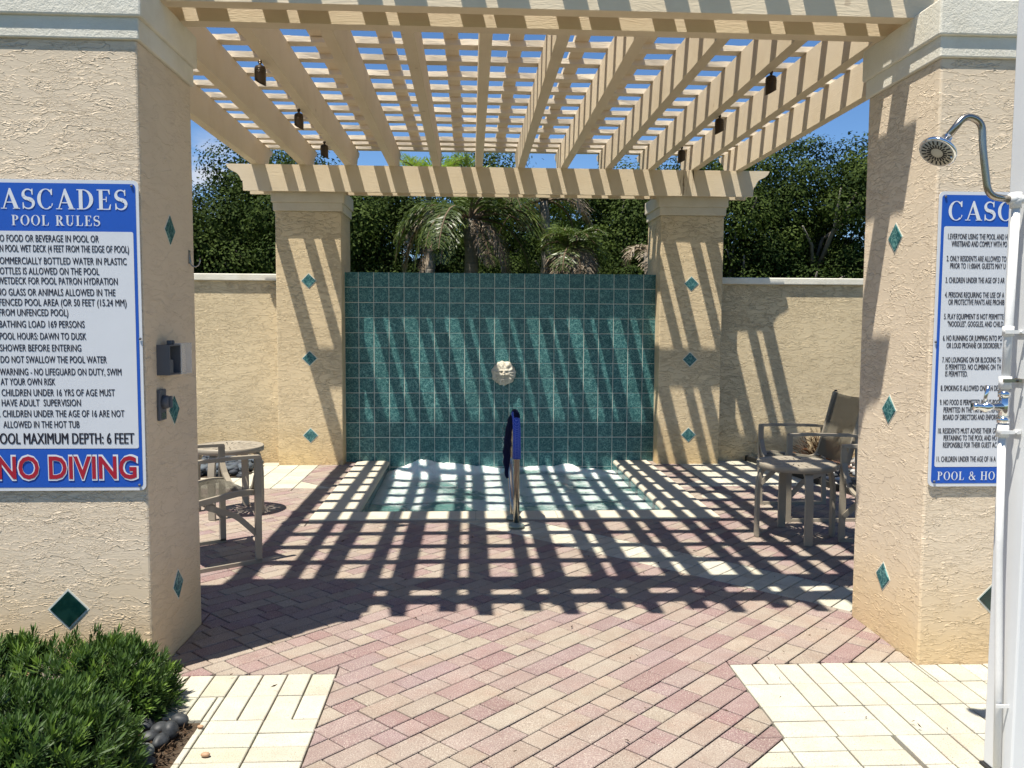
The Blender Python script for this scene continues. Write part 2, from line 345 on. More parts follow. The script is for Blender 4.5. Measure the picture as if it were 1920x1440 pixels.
def prism(name, prof, axis, a0, a1, mat, parent=None):
    """extrude a 2-D profile; axis 'x': prof=(y,z); axis 'y': prof=(x,z)"""
    px, py, pz = parent.location if parent is not None else (0, 0, 0)
    bm = bmesh.new(); A = []; B = []
    for (u, w) in prof:
        if axis == 'x': A.append(bm.verts.new((a0 - px, u - py, w - pz))); B.append(bm.verts.new((a1 - px, u - py, w - pz)))
        else: A.append(bm.verts.new((u - px, a0 - py, w - pz))); B.append(bm.verts.new((u - px, a1 - py, w - pz)))
    n = len(prof); bm.faces.new(A[::-1]); bm.faces.new(B)
    for k in range(n): bm.faces.new((A[k], A[(k + 1) % n], B[(k + 1) % n], B[k]))
    return link(name, bm_done(bm, name), mat, parent)
def copy_tree(o, parent=None):
    c = o.copy(); COL.objects.link(c)
    if parent is not None: c.parent = parent
    for ch in list(o.children): copy_tree(ch, c)
    return c
def mesh_np(name, V, F, mat, tint=None, smooth=False):
    """fast mesh from arrays: V (n,3), F (m,k)"""
    me = bpy.data.meshes.new(name); n, mm, k = len(V), len(F), F.shape[1]
    me.vertices.add(n); me.vertices.foreach_set('co', V.astype(np.float32).ravel())
    me.loops.add(mm * k); me.loops.foreach_set('vertex_index', F.astype(np.int32).ravel())
    me.polygons.add(mm); me.polygons.foreach_set('loop_start', np.arange(0, mm * k, k, dtype=np.int32)); me.polygons.foreach_set('loop_total', np.full(mm, k, dtype=np.int32))
    if smooth: me.polygons.foreach_set('use_smooth', np.ones(mm, dtype=bool))
    me.update(calc_edges=True)
    if tint is not None:
        a = me.attributes.new('tint', 'FLOAT', 'FACE'); a.data.foreach_set('value', tint.astype(np.float32))
    me.materials.append(mat); return me
def leaf_mesh(name, P, D, W, ln, wd, mat, tint, fold=0.25):
    """leaves as two-triangle diamonds (4 verts): base, side, tip, side; P base points, D unit direction, W unit width dir"""
    n = len(P); ln = np.broadcast_to(np.asarray(ln, float).reshape(-1, 1), (n, 1)); wd = np.broadcast_to(np.asarray(wd, float).reshape(-1, 1), (n, 1))
    N = np.cross(D, W); mid = P + D * ln * .5
    V = np.stack([P, mid + W * wd * .5 + N * wd * fold, P + D * ln, mid - W * wd * .5 + N * wd * fold], 1).reshape(-1, 3)
    F = np.arange(4 * n).reshape(n, 4); return mesh_np(name, V, F, mat, tint)
def unit(a): return a / (np.linalg.norm(a, axis=-1, keepdims=True) + 1e-9)

# ------------------------------------------------------------------ measured layout
ZB0, ZB1 = 2.777, 3.038            # beam bottom / top (rafters sit on the top)
ZS = 3.28                          # rafter top, slat bottom
YF0, YF1 = 3.414, 4.041            # front pillars
YP0, YP1 = 8.64, 9.28              # back pillars
XL0, XL1 = -1.967, -1.305
XR0, XR1 = 1.927, 2.589
XBL0, XBL1 = -1.978, -1.317
XBR0, XBR1 = 1.968, 2.627
YT = 8.83; YW = 8.862
PX0, PX1, PY0, PY1 = -.86, 1.53, 6.43, 8.83      # pool opening
CX0, CX1, CY0 = -1.195, 1.895, 6.152             # coping outer
WATER = -.095

# ---- ground
def sheet(name, quads, z, mat, **kw):
    bm = bmesh.new()
    for (x0, x1, y0, y1) in quads: bm.faces.new([bm.verts.new(p) for p in ((x0, y0, z), (x1, y0, z), (x1, y1, z), (x0, y1, z))])
    return tag(link(name, bm_done(bm, name), mat), **kw)
patio = sheet('patio', [(-6, 7, -2, PY0 + .02), (-6, PX0 - .02, PY0 + .02, 9.6), (PX1 + .02, 7, PY0 + .02, 9.6), (PX0 - .02, PX1 + .02, PY1 + .03, 9.6)], -.022, M['sand'], kind='structure')
sheet('ground', [(-500, 500, -500, -2), (-500, 500, 9.6, 600), (-500, -6, -2, 9.6), (7, 500, -2, 9.6)], -.03, M['lawn'], kind='structure')

# ---- paver polygons
def clip(poly, a, b, c):
    """keep a*x+b*y<=c"""
    o = []
    for i in range(len(poly)):
        p, q = poly[i], poly[(i + 1) % len(poly)]; dp = a * p[0] + b * p[1] - c; dq = a * q[0] + b * q[1] - c
        if dp <= 0: o.append(p)
        if (dp < 0 < dq) or (dq < 0 < dp):
            t_ = dp / (dp - dq); o.append((p[0] + (q[0] - p[0]) * t_, p[1] + (q[1] - p[1]) * t_))
    return o
def area(p): return abs(sum(p[i][0] * p[(i + 1) % len(p)][1] - p[(i + 1) % len(p)][0] * p[i][1] for i in range(len(p)))) / 2 if len(p) > 2 else 0
def inter(poly, hs):
    for h_ in hs:
        poly = clip(poly, *h_)
        if len(poly) < 3: return []
    return poly
def subtract(poly, hs):
    if area(inter(poly, hs)) < 2e-4: return [poly]
    outp = []; rem = poly
    for (a, b, c) in hs:
        o_ = clip(rem, -a, -b, -c)
        if area(o_) > 4e-4: outp.append(o_)
        rem = clip(rem, a, b, c)
        if area(rem) < 1e-5: break
    return outp
def rect(x0, x1, y0, y1): return [(-1, 0, -x0), (1, 0, x1), (0, -1, -y0), (0, 1, y1)]
S2 = math.sqrt(.5)
regions = {   # convex cream areas
 'cl': rect(-3.2, -.556, .6, 3.415),
 'cr1': rect(1.112, 4.5, 2.81, 3.444),
 'cr2': [(0, 1, 2.81), (0, -1, -.6), (1, 0, 4.5), (-1, 1, 1.698)],
 'band': [(1, 1, 6.575), (-1, -1, -6.03), (0, 1, CY0 - .002), (1, 0, 4.2)],
 'bl': rect(-5.2, -1.57, 7.405, YP0 + .25), 'blt': [(1, 1, 6.175), (-1, 0, 1.5699), (0, -1, -7.4051)],
 'br': rect(2.2, 5.5, 7.405, YP0 + .25), 'brt': [(-1, 1, 5.545), (1, 0, 2.1999), (0, -1, -7.4051)],
}
# brt: boundary x-y >= -5.545 -> at y=7.405 x=1.86..; keeps the mirrored notch
pool_out = rect(CX0, CX1, CY0, 9.2)
solids = [rect(XL0, XL1, YF0, YF1), rect(XR0, XR1, YF0, YF1), rect(XBL0, XBL1, YP0, 9.9), rect(XBR0, XBR1, YP0, 9.9)]
bedF = rect(-3.4, -.985, 1.0, 3.02)        # planting bed by the front left pillar
bedL = [(0, 1, 9.0), (0, -1, -7.93), (1, 0, -2.16), (-1, 0, 6)]
bedR = [(0, 1, 9.0), (0, -1, -6.6), (1, 0, 6.5), (-1, -.145, -4.325)]
lid = (2.10, 6.947, .125)
cuts = [pool_out, bedF, bedL, bedR] + solids
TAN = [(.285, .232, .188), (.270, .215, .178), (.298, .250, .205), (.28, .228, .19), (.268, .212, .178), (.288, .240, .196)]
PINK = [(.245, .172, .162), (.255, .188, .172), (.228, .152, .145), (.265, .20, .18), (.255, .190, .175), (.27, .215, .185), (.24, .172, .168)]
CREAM = [(.445, .425, .345), (.465, .445, .365), (.42, .40, .32), (.475, .455, .375)]
def inset(poly, d):
    n = len(poly); A = sum(poly[i][0] * poly[(i + 1) % n][1] - poly[(i + 1) % n][0] * poly[i][1] for i in range(n))
    s = 1 if A > 0 else -1; hs = []
    for i in range(n):
        p, q = poly[i], poly[(i + 1) % n]; ex, ey = q[0] - p[0], q[1] - p[1]; L = math.hypot(ex, ey)
        if L < 1e-5: continue
        nx, ny = ey / L * s, -ex / L * s; hs.append((nx, ny, nx * p[0] + ny * p[1] - d))
    return inter(poly, hs)
pieces = []     # (poly, color)
def lay(x0, x1, y0, y1, ang, keep, drop, palette, lengths, probs, w=.1, phase=0.0, stack=False):
    """rows of pavers of width w running along direction ang"""
    ca, sa = math.cos(ang), math.sin(ang); cxm, cym = (x0 + x1) / 2, (y0 + y1) / 2; Rr = math.hypot(x1 - x0, y1 - y0) / 2 + .3
    v_ = -math.ceil(Rr / w) * w
    row = 0
    while v_ < Rr:
        u_ = -math.ceil(Rr / .2) * .2 + (0 if stack else random.choice((0, .1, .05, .15))) + phase
        while u_ < Rr:
            L = random.choices(lengths, probs)[0]
            P = [(cxm + ca * a - sa * b, cym + sa * a + ca * b) for a, b in ((u_, v_), (u_ + L, v_), (u_ + L, v_ + w), (u_, v_ + w))]
            mx = min(p[0] for p in P); Mx = max(p[0] for p in P); my = min(p[1] for p in P); My = max(p[1] for p in P)
            u_ += L
            if Mx < x0 or mx > x1 or My < y0 or my > y1: continue
            q = inter(P, keep) if keep else P
            if area(q) < 5e-4: continue
            ps = [q]
            for d_ in drop:
                nx_ = []
                for z_ in ps: nx_ += subtract(z_, d_)
                ps = nx_
            pal = palette()
            for z_ in ps:
                if area(z_) > 5e-4: pieces.append((z_, pal))
        v_ += w; row += 1
def jit(c, s=.05):
    f = 1 + random.uniform(-s, s); return tuple(max(0, x * f * (1 + random.uniform(-.012, .012))) for x in c)
field_pal = lambda: jit(random.choice(TAN)) if random.random() < .52 else jit(random.choice(PINK))
cream_pal = lambda: jit(random.choice(CREAM), .035)
VX0, VX1 = -4.6, 5.6
lay(-3.2, 4.4, 1.0, 8.9, R(45), rect(-3.2, 4.4, 1.0, 8.9), cuts + list(regions.values()), field_pal, (.2, .1), (.56, .44))
# cream left: two soldier courses, then stretchers
def grid(x0, x1, y0, y1, dx, dy, keep, drop):
    x = x0
    nx = max(1, round((x1 - x0) / dx)); ny = max(1, round((y1 - y0) / dy))
    for i in range(nx):
        for j in range(ny):
            P = [(x0 + i * dx, y0 + j * dy), (x0 + (i + 1) * dx, y0 + j * dy), (x0 + (i + 1) * dx, y0 + (j + 1) * dy), (x0 + i * dx, y0 + (j + 1) * dy)]
            q = inter(P, keep)
            if area(q) < 5e-4: continue
            ps = [q]
            for d_ in drop: ps = [w_ for z_ in ps for w_ in subtract(z_, d_)]
            pal = cream_pal()
            for z_ in ps:
                if area(z_) > 5e-4: pieces.append((z_, pal))
grid(-2.856, -.556, 3.215, 3.415, .1, .2, regions['cl'], cuts)
grid(-2.856, -.556, 3.015, 3.215, .1, .2, regions['cl'], cuts)
grid(-3.156, -.556, 1.015, 3.015, .2, .1, regions['cl'], cuts)
grid(1.112, 4.512, 3.244, 3.444, .1, .2, regions['cr1'], cuts)
grid(1.112, 1.512, 3.044, 3.244, .2, .2, [(1, 0, 1.312)] + regions['cr1'], cuts)
grid(1.312, 4.512, 3.044, 3.244, .1, .2, regions['cr1'] + [(-1, 0, -1.312)], cuts)
grid(1.112, 1.512, 2.81, 3.044, .2, .117, regions['cr1'], cuts)
grid(1.512, 4.512, 2.81, 3.044, .1, .234, regions['cr1'], cuts)
grid(-.3, 1.512, 1.01, 2.81, .2, .1, regions['cr2'], cuts)
grid(1.512, 4.5, 1.01, 2.81, .1, .2, regions['cr2'], cuts)
lay(-.2, 4.2, 1.8, 6.2, R(45), regions['band'], cuts, cream_pal, (.2,), (1,), stack=True)
for k_ in ('bl', 'blt'): grid(-5.17, -1.17, 7.405, 8.9, .2, .2 if k_ == 'bl' else .35, regions[k_], cuts)
for k_ in ('br', 'brt'): grid(1.6, 5.6, 7.405, 8.9, .2, .2 if k_ == 'br' else .35, regions[k_], cuts)
def in_view(p, margin=0):
    d = Vector((p[0], p[1], 0)) - cam.location if False else Vector((p[0], p[1], -1.45)); z = d.dot(fwd)
    if z < .3: return False
    u_ = 960 + 1563.6 * d.dot(right) / z; v_ = 720 - 1563.6 * d.dot(up) / z
    return -margin < u_ < 1920 + margin and -margin < v_ < 1440 + margin
def cen(p): return (sum(a[0] for a in p) / len(p), sum(a[1] for a in p) / len(p))
def paver_geo(poly, dz, tx, ty):
    """prism with a worn edge; returns verts, faces"""
    o_ = inset(poly, .0031); i_ = inset(o_, .0028) if o_ else []
    if len(o_) < 3 or len(i_) != len(o_): 
        if len(o_) < 3: return None
        i_ = o_
    c_ = cen(poly); f = lambda p, z: (p[0], p[1], z + dz + (p[0] - c_[0]) * tx + (p[1] - c_[1]) * ty)
    n = len(o_); V = [(p[0], p[1], -.03) for p in o_] + [f(p, -.0028) for p in o_] + [f(p, 0) for p in i_]
    F = [tuple(range(2 * n, 3 * n))]
    for k in range(n):
        k2 = (k + 1) % n; F.append((k, k2, n + k2, n + k)); F.append((n + k, n + k2, 2 * n + k2, 2 * n + k))
    return V, F
def paver_mesh(name, items):
    V = []; F = []; C = []
    for poly, col_ in items:
        far = cen(poly)[1] > 6.5
        g_ = paver_geo(poly, random.uniform(-.0013, .0010), random.uniform(-.006, .006), random.uniform(-.006, .006))
        if g_ is None: continue
        b_ = len(V); V += g_[0]; F += [tuple(b_ + i for i in f) for f in g_[1]]; C += [col_] * len(g_[1])
    me = bpy.data.meshes.new(name); me.from_pydata(V, [], F); me.update()
    bm = bmesh.new(); bm.from_mesh(me); bmesh.ops.recalc_face_normals(bm, faces=bm.faces); bm.to_mesh(me); bm.free()
    a = me.attributes.new('tint', 'FLOAT_COLOR', 'FACE')
    a.data.foreach_set('color', np.array([(*c_, 1) for c_ in C], dtype=np.float32).ravel()); me.materials.append(M['paver']); return me
vis = sorted([p for p in pieces if in_view(cen(p[0]), 20)], key=lambda p: cen(p[0])[1] - 40 * area(p[0]) * 0)
near = vis[:300]; near_ids = set(id(p) for p in near)
for p in near: link('paver', paver_mesh('paver', [p]), None, patio)
rest = [p for p in pieces if id(p) not in near_ids]
tag(link('paver_field', paver_mesh('paver_field', rest), None, patio), kind='stuff')

# ---- hot tub: shell, coping, water
spa = empty('hot_tub', (.335, 7.5, 0), 0, 'square sunken hot tub with cream stone coping before the teal tiled wall', 'hot tub')
def wbox(name, *a, **k): return box(name, *a, **k)
wbox('shell', PX0 - .02, PX0, PY0 - .02, PY1, -.9, -.03, M['tile'], spa); wbox('shell', PX1, PX1 + .02, PY0 - .02, PY1, -.9, -.03, M['tile'], spa)
wbox('shell', PX0, PX1, PY0 - .02, PY0, -.9, -.03, M['tile'], spa); wbox('shell_floor', PX0, PX1, PY0, PY1, -.92, -.9, M['tile'], spa)
CZ = .010
def coping_prof(a_out, a_in):
    """profile outer edge -> inner bullnose; (horizontal, z)"""
    s = 1 if a_in > a_out else -1; r = .028
    pr_ = [(a_out, -.025), (a_out, CZ - .004), (a_out + s * .004, CZ)]
    c_ = (a_in - s * r, CZ - r)
    for i in range(7): an = math.pi / 2 - math.pi * i / 6; pr_.append((c_[0] + s * r * math.cos(an), c_[1] + r * math.sin(an)))
    pr_ += [(a_in - s * .04, CZ - 2 * r), (a_in - s * .04, -.06), (a_out + s * .03, -.06)]
    return pr_
n_ = 5
xs_ = [CX0 + (CX1 - CX0) * i / n_ for i in range(n_ + 1)]
for i in range(n_): prism('coping_stone', coping_prof(CY0, PY0), 'x', xs_[i] + .0015, xs_[i + 1] - .0015, M['coping'], spa)
ys_ = [PY0 + .002 + (YT - PY0 - .002) * i / 4 for i in range(5)]
for i in range(4):
    prism('coping_stone', coping_prof(CX0, PX0), 'y', ys_[i] + .0015, ys_[i + 1] - .0015, M['coping'], spa)
    prism('coping_stone', coping_prof(CX1, PX1), 'y', ys_[i] + .0015, ys_[i + 1] - .0015, M['coping'], spa)

# water with foam
nx_, ny_ = 220, 230
gx, gy = np.meshgrid(np.linspace(PX0, PX1, nx_), np.linspace(PY0, PY1 - .002, ny_))
def fbm(x, y, s, o=4, seed=0):
    r_ = np.random.default_rng(seed); z = np.zeros_like(x)
    for k in range(o):
        for j in range(5):
            a = r_.uniform(0, 6.28); f = s * 2 ** k * r_.uniform(.7, 1.3); z += np.sin((x * math.cos(a) + y * math.sin(a)) * f + r_.uniform(0, 6.28) + 1.5 * np.sin(x * f * .37 + y * f * .29 + r_.uniform(0, 6))) / (5 * 1.9 ** k)
    return z
wz = fbm(gx, gy, 5, 5, 3) * .011 + fbm(gx, gy, 34, 3, 5) * .0022
def mound(cx_, cy_, sx_, sy_, h_): return h_ * np.exp(-((gx - cx_) / sx_) ** 2 - ((gy - cy_) / sy_) ** 2)
md = mound(-.52, 8.66, .18, .17, .13) + mound(-.22, 8.68, .20, .13, .09) + mound(-.74, 8.5, .08, .2, .05) + mound(1.02, 8.74, .12, .12, .075) + mound(1.28, 8.62, .16, .16, .05) + mound(.75, 8.73, .16, .11, .06) + mound(0.12, 8.74, .25, .11, .055) + mound(.5, 8.77, .2, .07, .03)
bub = fbm(gx, gy, 60, 3, 8); wz = wz + md * (1 + .10 * bub) + .006 * np.clip(md * 12, 0, 1) * fbm(gx, gy, 22, 3, 12)
foam = np.clip(md * 22, 0, 1)
ff = fbm(gx, gy, 3.2, 5, 21); ff2 = fbm(gx, gy, 8, 4, 25)
foam = np.clip(foam + np.clip((ff * .9 + ff2 * .6 + .58 + (gy - 7.4) * .16) * 1.2, 0, .76) + np.clip((.22 - (gy - PY0)) * 1.2 * (gx > .4), 0, .3), 0, 1)
V = np.stack([gx, gy, wz + WATER], -1).reshape(-1, 3)
idx = np.arange(nx_ * ny_).reshape(ny_, nx_); F = np.stack([idx[:-1, :-1], idx[:-1, 1:], idx[1:, 1:], idx[1:, :-1]], -1).reshape(-1, 4)
t = NT('aerated_water', .1, spec=.5); a = t.n.new('ShaderNodeAttribute'); a.attribute_name = 'foam'; v = t.coord()
fn = t.noise(v, 24, 6, .7, .6); bb = t.n.new('ShaderNodeTexVoronoi'); bb.inputs['Scale'].default_value = 85; t.lk(v, bb.inputs['Vector'])
fm = t.mr(t.math('ADD', a.outputs['Fac'], t.math('MULTIPLY', t.math('SUBTRACT', fn, .5), 1.1)), .12, .85)
c = t.mix(fm, t.mix(t.noise(v, 2.5, 3), (.075, .165, .15), (.11, .215, .195)), (.37, .43, .41))
c = t.mix(t.math('MULTIPLY', t.mr(t.math('ADD', a.outputs['Fac'], t.math('MULTIPLY', fn, .3)), .8, 1.15), t.mr(bb.outputs['Distance'], .0, .6, 1.0, .6)), c, (.80, .83, .82)); t.color(c)
t.rough(t.mr(fm, 0, 1, .07, .42, False)); t.normal(t.bump(t.math('ADD', t.math('MULTIPLY', fn, 1.0), t.math('MULTIPLY', bb.outputs['Distance'], t.math('MULTIPLY', fm, .6))), .55, .006)); M['water'] = t.m
t.b.inputs['Subsurface Weight'].default_value = .85; t.b.inputs['Subsurface Radius'].default_value = (.5, .75, .75); t.b.inputs['Subsurface Scale'].default_value = .11
wme = mesh_np('spa_water', V, F, M['water'], None, True)
at = wme.attributes.new('foam', 'FLOAT', 'POINT'); at.data.foreach_set('value', foam.astype(np.float32).ravel())
tag(link('water', wme), kind='structure')

# skimmer lid
sk = lathe('skimmer_lid', [(.125, -.02), (.125, .003), (.119, .006), (.001, .006)], M['coping'], None, 40, (lid[0], lid[1], 0))
tag(sk, 'round cream skimmer lid set in the pink pavers right of the hot tub', 'lid')

# ---- tiled wall
tw = empty('tile_wall', (.325, 8.95, 0), 0, 'teal glazed tile feature wall behind the bubbling hot tub', 'wall')
wbox('wall_core', XBL1 + .001, XBR0 - .001, YT + .0005, 9.12, -.9, 1.996, M['grout'], tw)
TP = .1582; gxs = [-1.014 + TP * k for k in range(-3, 22)]
edges = [XBL1 + .0015] + [g_ for g_ in gxs if XBL1 + .03 < g_ < XBR0 - .03] + [XBR0 - .0015]
def tile_mesh(w, h):
    bm = bmesh.new(); add_box(bm, -w / 2, w / 2, -.0015, .004, -h / 2, h / 2)
    top = [e for e in bm.edges if all(v_.co.y < 0 for v_ in e.verts)]
    bmesh.ops.bevel(bm, geom=top, offset=.0009, segments=1, affect='EDGES'); me = bm_done(bm, 'tile'); me.materials.append(M['tile']); return me
tcache = {}
for j in range(14):
    zc = 1.999 - TP * (j + .5)
    for i in range(len(edges) - 1):
        w_ = edges[i + 1] - edges[i] - .0056; key = round(w_, 4)
        if key not in tcache: tcache[key] = tile_mesh(w_, TP - .0056)
        xc = (edges[i] + edges[i + 1]) / 2
        o = link('tile', tcache[key], None, tw, (xc - .325 + random.uniform(-.0003, .0003), YT - 8.95 + random.uniform(-.0006, .0004), zc), (random.uniform(-.003, .003), 0, random.uniform(-.003, .003)))

def smooth_face(pil, mat):
    for o in pil.children:
        if o.name.startswith('shaft'):
            o.data.materials.append(mat)
            for p in o.data.polygons:
                if p.normal.x > .9: p.material_index = 1
# ---- garden walls
def gwall(x0, x1, label):
    w = empty('garden_wall', ((x0 + x1) / 2, 9.0, 0), 0, label, 'wall')
    wbox('wall_panel', x0, x1, YW, 9.12, -.1, 1.90, M['stucco_wall'], w)
    wbox('coping_cap', x0 - .001, x1 + .001, YW - .034, 9.155, 1.901, 1.972, M['wall_cap'], w, .008)
gwall(-6.0, XBL0 + .003, 'cream stucco garden wall with white cap behind the left table')
gwall(XBR1 - .003, 7.0, 'cream stucco garden wall with white cap behind the right chairs')

# ---- pillars
def diamond(parent, axis, pos, size, mat, dx, sgn):
    """square tile on its corner; axis 'y' = lies in an xz plane facing -y; 'x' = lies in a yz plane facing sgn*x"""
    hw, hz = size; bm = bmesh.new()
    pts = [(0, -hz), (hw, 0), (0, hz), (-hw, 0)]
    for s_, d0, d1 in ((1.0, .003, -.003), (.90, -.003, -.0035)): pass
    A = []; B = []; C = []
    for (a, b) in pts:
        def P(q, d): return (a * q, d, b * q) if axis == 'y' else (-d * sgn, a * q, b * q)
        A.append(bm.verts.new(P(1, .006))); B.append(bm.verts.new(P(1, -.0025))); C.append(bm.verts.new(P(.955, -.0045)))
    bm.faces.new(C)
    for k in range(4): bm.faces.new((A[k], A[(k + 1) % 4], B[(k + 1) % 4], B[k])); bm.faces.new((B[k], B[(k + 1) % 4], C[(k + 1) % 4], C[k]))
    link('diamond_tile', bm_done(bm, 'diamond_tile'), mat, parent, Vector(pos) - Vector(parent.location))
    bm = bmesh.new(); q0, q1 = 1.0, 1.16; A = []; B = []; D = []
    for (a, b) in pts:
        def P2(q, d): return (a * q, d, b * q) if axis == 'y' else (-d * sgn, a * q, b * q)
        A.append(bm.verts.new(P2(1.0, -.001))); B.append(bm.verts.new(P2(1.13, -.0012))); D.append(bm.verts.new(P2(1.13, .006)))
    for k in range(4): bm.faces.new((A[k], A[(k + 1) % 4], B[(k + 1) % 4], B[k])); bm.faces.new((B[k], B[(k + 1) % 4], D[(k + 1) % 4], D[k]))
    link('tile_grout', bm_done(bm, 'tile_grout'), M['grout'], parent, Vector(pos) - Vector(parent.location))
def pillar(x0, x1, y0, y1, ztop, z1, z2, mat, label, a=.012, b=.026, capm='cap'):
    """shaft with flared foot and two-tier cap: ztop shaft top, z1 tier break, z2 cap top"""
    p = empty('pillar', ((x0 + x1) / 2, (y0 + y1) / 2, 0), 0, label, 'pillar')
    wbox('shaft', x0, x1, y0, y1, -.03, ztop, mat, p, .009, 2)
    wbox('cap_lower', x0 - a, x1 + a, y0 - a, y1 + a, ztop - .002, z1 + .002, M[capm], p, .006)
    wbox('cap_upper', x0 - b, x1 + b, y0 - b, y1 + b, z1, z2, M[capm], p, .008)
    return p
pfl = pillar(XL0, XL1, YF0, YF1, 2.556, 2.638, 2.785, M['stucco'], 'front left stucco pillar carrying the pool rules sign with NO DIVING')
smooth_face(pfl, M['stucco_smooth'])
pfr = pillar(XR0, XR1, YF0, YF1, 2.556, 2.638, 2.785, M['stucco'], 'front right stucco pillar behind the outdoor shower')
pbl = pillar(XBL0, XBL1, YP0, YP1, 2.597, 2.679, 2.812, M['stucco_back'], 'back left stucco pillar at the left end of the teal tile wall', .017, .034, 'cap_back')
pbr = pillar(XBR0, XBR1, YP0, YP1, 2.597, 2.679, 2.812, M['stucco_back'], 'back right stucco pillar at the right end of the teal tile wall', .017, .034, 'cap_back')
for z in (1.855, 1.072, .290):
    diamond(pfl, 'x', (XL1, 3.726, z), (.060, .062), M['tile'], 0, 1)
    diamond(pfr, 'x', (XR0, 3.735, z), (.060, .062), M['tile'], 0, -1)
for z in (1.893, 1.103, .308):
    diamond(pbl, 'y', (-1.648, YP0, z), (.072, .072), M['tile'], 0, 1)
    diamond(pbr, 'y', (2.297, YP0, z), (.072, .072), M['tile'], 0, 1)
diamond(pfl, 'y', (-1.636, YF0, .287), (.074, .076), M['tile_dark'], 0, 1)
diamond(pfr, 'y', (2.262, YF0, .285), (.074, .076), M['tile_dark'], 0, 1)

# ---- pergola
per = empty('pergola', (.3, 6.2, 0), 0, 'tan timber pergola with slatted roof spanning the four pillars over the hot tub', 'pergola')
def scroll(x_tip, s, zb, zt, L=.165):
    """ogee end profile from bottom notch to top tip; s=-1 tip to the left, +1 tip to the right. returns (x,z) from bottom to tip"""
    h_ = zt - zb
    cur = [(0, 0), (.03, .06), (.09, .135), (.2, .2), (.33, .255), (.5, .30), (.62, .34), (.72, .40), (.8, .47), (.86, .56), (.9, .625), (.98, .635), (1.0, 1.0)]
    return [(x_tip - s * L * a, zt - h_ * b) for a, b in cur[::-1]]
def xbeam(y0, y1, x0, x1, zb=ZB0, zt=ZB1):
    pr_ = scroll(x1, 1, zb, zt) + scroll(x0, -1, zb, zt)[::-1]
    return prism('beam', pr_, 'y', y0, y1, M['wood_x'], per)
def prism_xz(name, prof, y0, y1, mat, parent): return prism(name, prof, 'y', y0, y1, mat, parent)
xbeam(8.530, 8.562, -2.428, 3.055); xbeam(8.745, 8.785, -2.415, 3.05)
xbeam(3.595, 3.672, -2.43, 3.062); xbeam(3.828, 3.905, -2.43, 3.062)
RX = [-2.178, -1.710, -1.262, -.822, -.384, .046, .472, .905, 1.360, 1.800, 2.243, 2.705]
RT = .072
TAIL0, TAIL1 = 3.30, 9.14
def rafter(x):
    h_ = ZS - ZB1
    front = [(y, z) for (y, z) in scroll(TAIL0, -1, ZB1, ZS, .20)]; back = scroll(TAIL1, 1, ZB1, ZS, .20)
    pr_ = back + front[::-1]
    return prism('rafter', pr_, 'x', x, x + RT, M['wood_y'], per)
for x in RX: rafter(x)
def rough_bar(name, axis, c, L0, L1, w, h_, z0, mat, parent, amp=.0022, seg=26):
    """board with wavering arrises; axis x: from L0..L1 in x, centred on y=c"""
    px, py, pz = parent.location; bm = bmesh.new(); rings = []
    bow = random.uniform(-.004, .004)
    for i in range(seg + 1):
        t_ = i / seg; s = L0 + (L1 - L0) * t_; off = bow * math.sin(math.pi * t_); ring = []
        for (a, b) in ((-1, 0), (1, 0), (1, 1), (-1, 1)):
            j1 = random.uniform(-amp, amp); j2 = random.uniform(-amp, amp) * (1.6 if b else .6)
            u_ = c + a * w / 2 + j1 + off; z = z0 + b * h_ + j2
            ring.append(bm.verts.new((s - px, u_ - py, z - pz) if axis == 'x' else (u_ - px, s - py, z - pz)))
        rings.append(ring)
    for a, b in zip(rings, rings[1:]):
        for k in range(4): bm.faces.new((a[k], a[(k + 1) % 4], b[(k + 1) % 4], b[k]))
    bm.faces.new(rings[0][::-1]); bm.faces.new(rings[-1])
    return link(name, bm_done(bm, name), mat, parent)
slatY = [3.535, 3.85, 4.225, 4.575, 4.925, 5.275, 5.62, 5.97, 6.32, 6.67, 7.015, 7.355, 7.695, 8.045, 8.478, 8.705, 8.935]
for y in slatY:
    rough_bar('slat', 'x', y + .044 + random.uniform(-.006, .006), -2.245 + random.uniform(-.012, .006), 2.835 + random.uniform(-.006, .012), .093, .039, ZS + .001 + random.uniform(0, .002), M['wood_slat'], per, .0026, 34)
for a, b in zip(RX, RX[1:]):
    xm = (a + b + RT) / 2 + random.uniform(-.008, .008)
    rough_bar('purlin', 'y', xm, TAIL0 + .05, TAIL1 - .03, .094, .037, ZS + .041, M['wood_purlin'], per, .0015, 24)
# old water streaks on the back beam
bm = bmesh.new(); rs = random.Random(31)
for x, ln in ((2.150, .9), (2.163, .55), (2.171, 1.0), (2.184, .7), (2.196, .35), (2.21, .95), (2.225, .5), (2.262, .8), (2.268, .45)):
    zt_ = ZB1 - .002; x_ = x; w_ = rs.uniform(.0015, .005)
    while zt_ > ZB0 + .01 + (1 - ln) * .24:
        dz = rs.uniform(.012, .03); nx2 = x_ + rs.uniform(-.004, .003); w2 = max(.0008, w_ + rs.uniform(-.0015, .0012))
        bm.faces.new([bm.verts.new((a_ - .3, 8.5293 - 6.2, b_)) for a_, b_ in ((x_ - w_, zt_), (x_ + w_, zt_), (nx2 + w2, zt_ - dz + .0), (nx2 - w2, zt_ - dz))]); zt_ -= dz; x_ = nx2; w_ = w2
link('water_stain', bm_done(bm, 'water_stain'), M['streak'], per)

